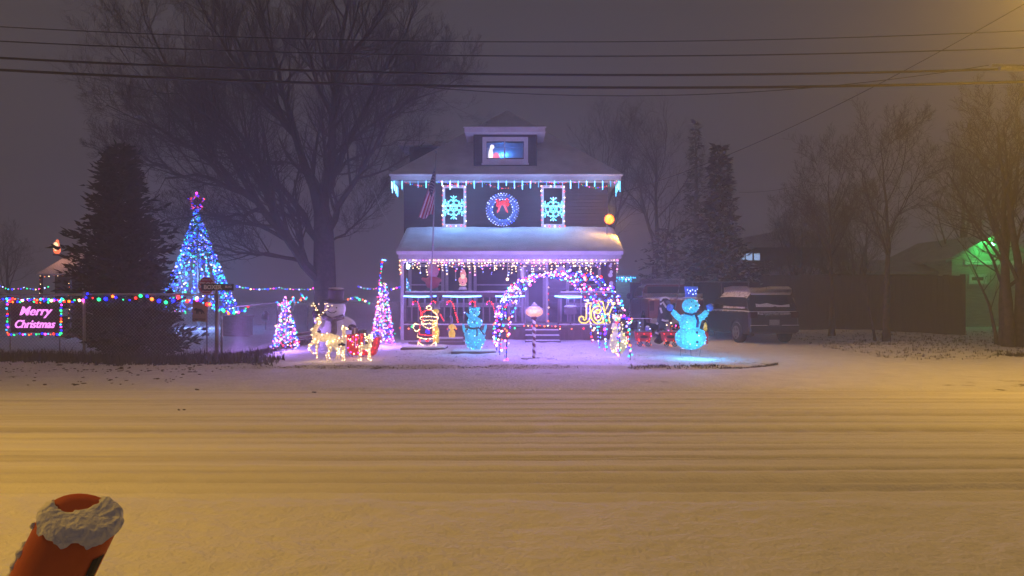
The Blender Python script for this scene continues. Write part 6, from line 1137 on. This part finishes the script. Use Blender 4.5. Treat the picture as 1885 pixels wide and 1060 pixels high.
one('dangling_wire', MB().tube([P(688, 350, 27), P(693, 365, 27), P(703, 388, 27), P(714, 407, 27)], .006, 4), M_white, 'thin pale wire hanging left of the house wall', 'wire')
def street_lamp(label, foot, head, watts, cone):
    t = thing('street_lamp', label, 'street lamp', foot); MB().tube([foot, (foot[0], foot[1], head[2]-.3)], [.13, .10], 12).build('pole', M_gal, t, True); MB().tube([(foot[0], foot[1], head[2]-.5), (head[0]+(foot[0]-head[0])*.5, (foot[1]+head[1])/2, head[2]+.1), (head[0], head[1], head[2]+.1)], .045, 8).build('arm', M_gal, t, True)
    MB().ell((head[0], head[1], head[2]+.12), (.34, .18, .11)).build('lamp_housing', M_gal, t, True); MB().ell((head[0], head[1], head[2]+.03), (.20, .13, .08)).build('lit_lens', BM['lamp'].materials[0], t, True); lamp('sodium_light', (head[0], head[1], head[2]-.12), SODIUM, watts, .15, t, 'SPOT', (head[0]*.80, head[1]-.5, 0), cone)
street_lamp('sodium street lamp on the near side of the road, off to the left', (-11.8, 4.6, 0), LAMP_A, W_A, 158); street_lamp('sodium street lamp over the road beyond the right edge', (11.6, 13.6, 0), LAMP_B, W_B, 156)
# ------------------------------------------------------------------ orange marker post in the foreground
M_or = pm('orange_plastic', (.50, .105, .028), .45, .12, 5, bump=.1)
D0 = 1.42; A_ = Vector((-1.36, 1.30, -.02)); T_ = P(148, 955, D0); ax = (T_-A_).normalized(); mk = thing('marker_post', 'leaning orange plastic marker post with snow on its slanted top, close up', 'marker post', A_)
R0 = .071; side = Vector((1, 0, 0)); side = (side-ax*side.dot(ax)).normalized(); fwd = ax.cross(side).normalized()
if fwd.y > 0: fwd = -fwd
def ringp(c, r, sl, n=28): return [c+side*(r*math.cos(w))+fwd*(r*.72*math.sin(w))-ax*(sl*math.sin(w)) for w in [2*math.pi*i/n for i in range(n)]]
n = 28; rows = [ringp(A_, R0*1.05, 0), ringp(A_.lerp(T_, .8), R0, 0), ringp(T_-ax*.012, R0, .030), ringp(T_, R0*.96, .030), ringp(T_+ax*.006, R0*.90, .028), ringp(T_+ax*.007, R0*.6, .018), ringp(T_+ax*.007, R0*.2, .006)]
mb = MB(); mb.add([v for r_w in rows for v in r_w], [(i*n+j, i*n+(j+1) % n, (i+1)*n+(j+1) % n, (i+1)*n+j) for i in range(len(rows)-1) for j in range(n)]+[tuple((len(rows)-1)*n+j for j in range(n))]); mb.build('tube', M_or, mk, True)
r2 = random.Random(3); NW, NR = 120, 34; vs = []; fs = []
for i in range(NR+1):
    for j in range(NW):
        rr = 1.05*i/NR; w = 2*math.pi*j/NW; u, v = rr*math.cos(w), rr*math.sin(w)              # u to the right, v towards the camera
        nz = lambda k: float(noise2(np.array([u+3.3]), np.array([v+7.1]), 60+int(k), k)[0])
        hole = ((u+.50)/.50)**2+((v+.52)/.66)**2+.55*nz(4)+.35*nz(9); th_ = .0085*max(0, min(1, (hole-.85)*1.5))*(1+.6*u)*(1+.7*nz(2)+.25*nz(6)+.10*nz(17)); edge = max(0, rr-.78)/.27
        h = th_-(.022 if th_ < .0012 else -.003)-edge**2*.020*(1+.9*nz(4)+.35*nz(13))
        vs.append(T_+side*(R0*1.02*u)+fwd*(R0*.735*v)-ax*(.030*v-.005-h))
for i in range(NR):
    for j in range(NW): fs.append((i*NW+j, i*NW+(j+1) % NW, (i+1)*NW+(j+1) % NW, (i+1)*NW+j))
MB().add(vs, fs).build('snow_cap', pm('wet_snow', (.74, .74, .76), .8, .08, 60, bump=.5, bscale=80), mk, True)
mb = MB()
for k in range(70):
    f = r2.uniform(.0, .40); w = math.pi+r2.uniform(-.5, .75); mb.ell(T_-ax*(.03+f)+side*(R0*1.0*math.cos(w))+fwd*(R0*.72*math.sin(w)), (r2.uniform(.004, .011),)*3, 7, 5)
mb.build('snow_crust', MATS['wet_snow'], mk, True, remesh=.005)
mb = MB(); arc = [(w_, f_) for f_ in (.035, .12) for w_ in (.05, .25, .45)]
mb.add([T_-ax*f_+side*(R0*1.03*math.cos(w_))+fwd*(R0*.745*math.sin(w_))-ax*(.03*math.sin(w_)) for w_, f_ in arc], [(0, 1, 4, 3), (1, 2, 5, 4)]); mb.build('black_band', M_black, mk)
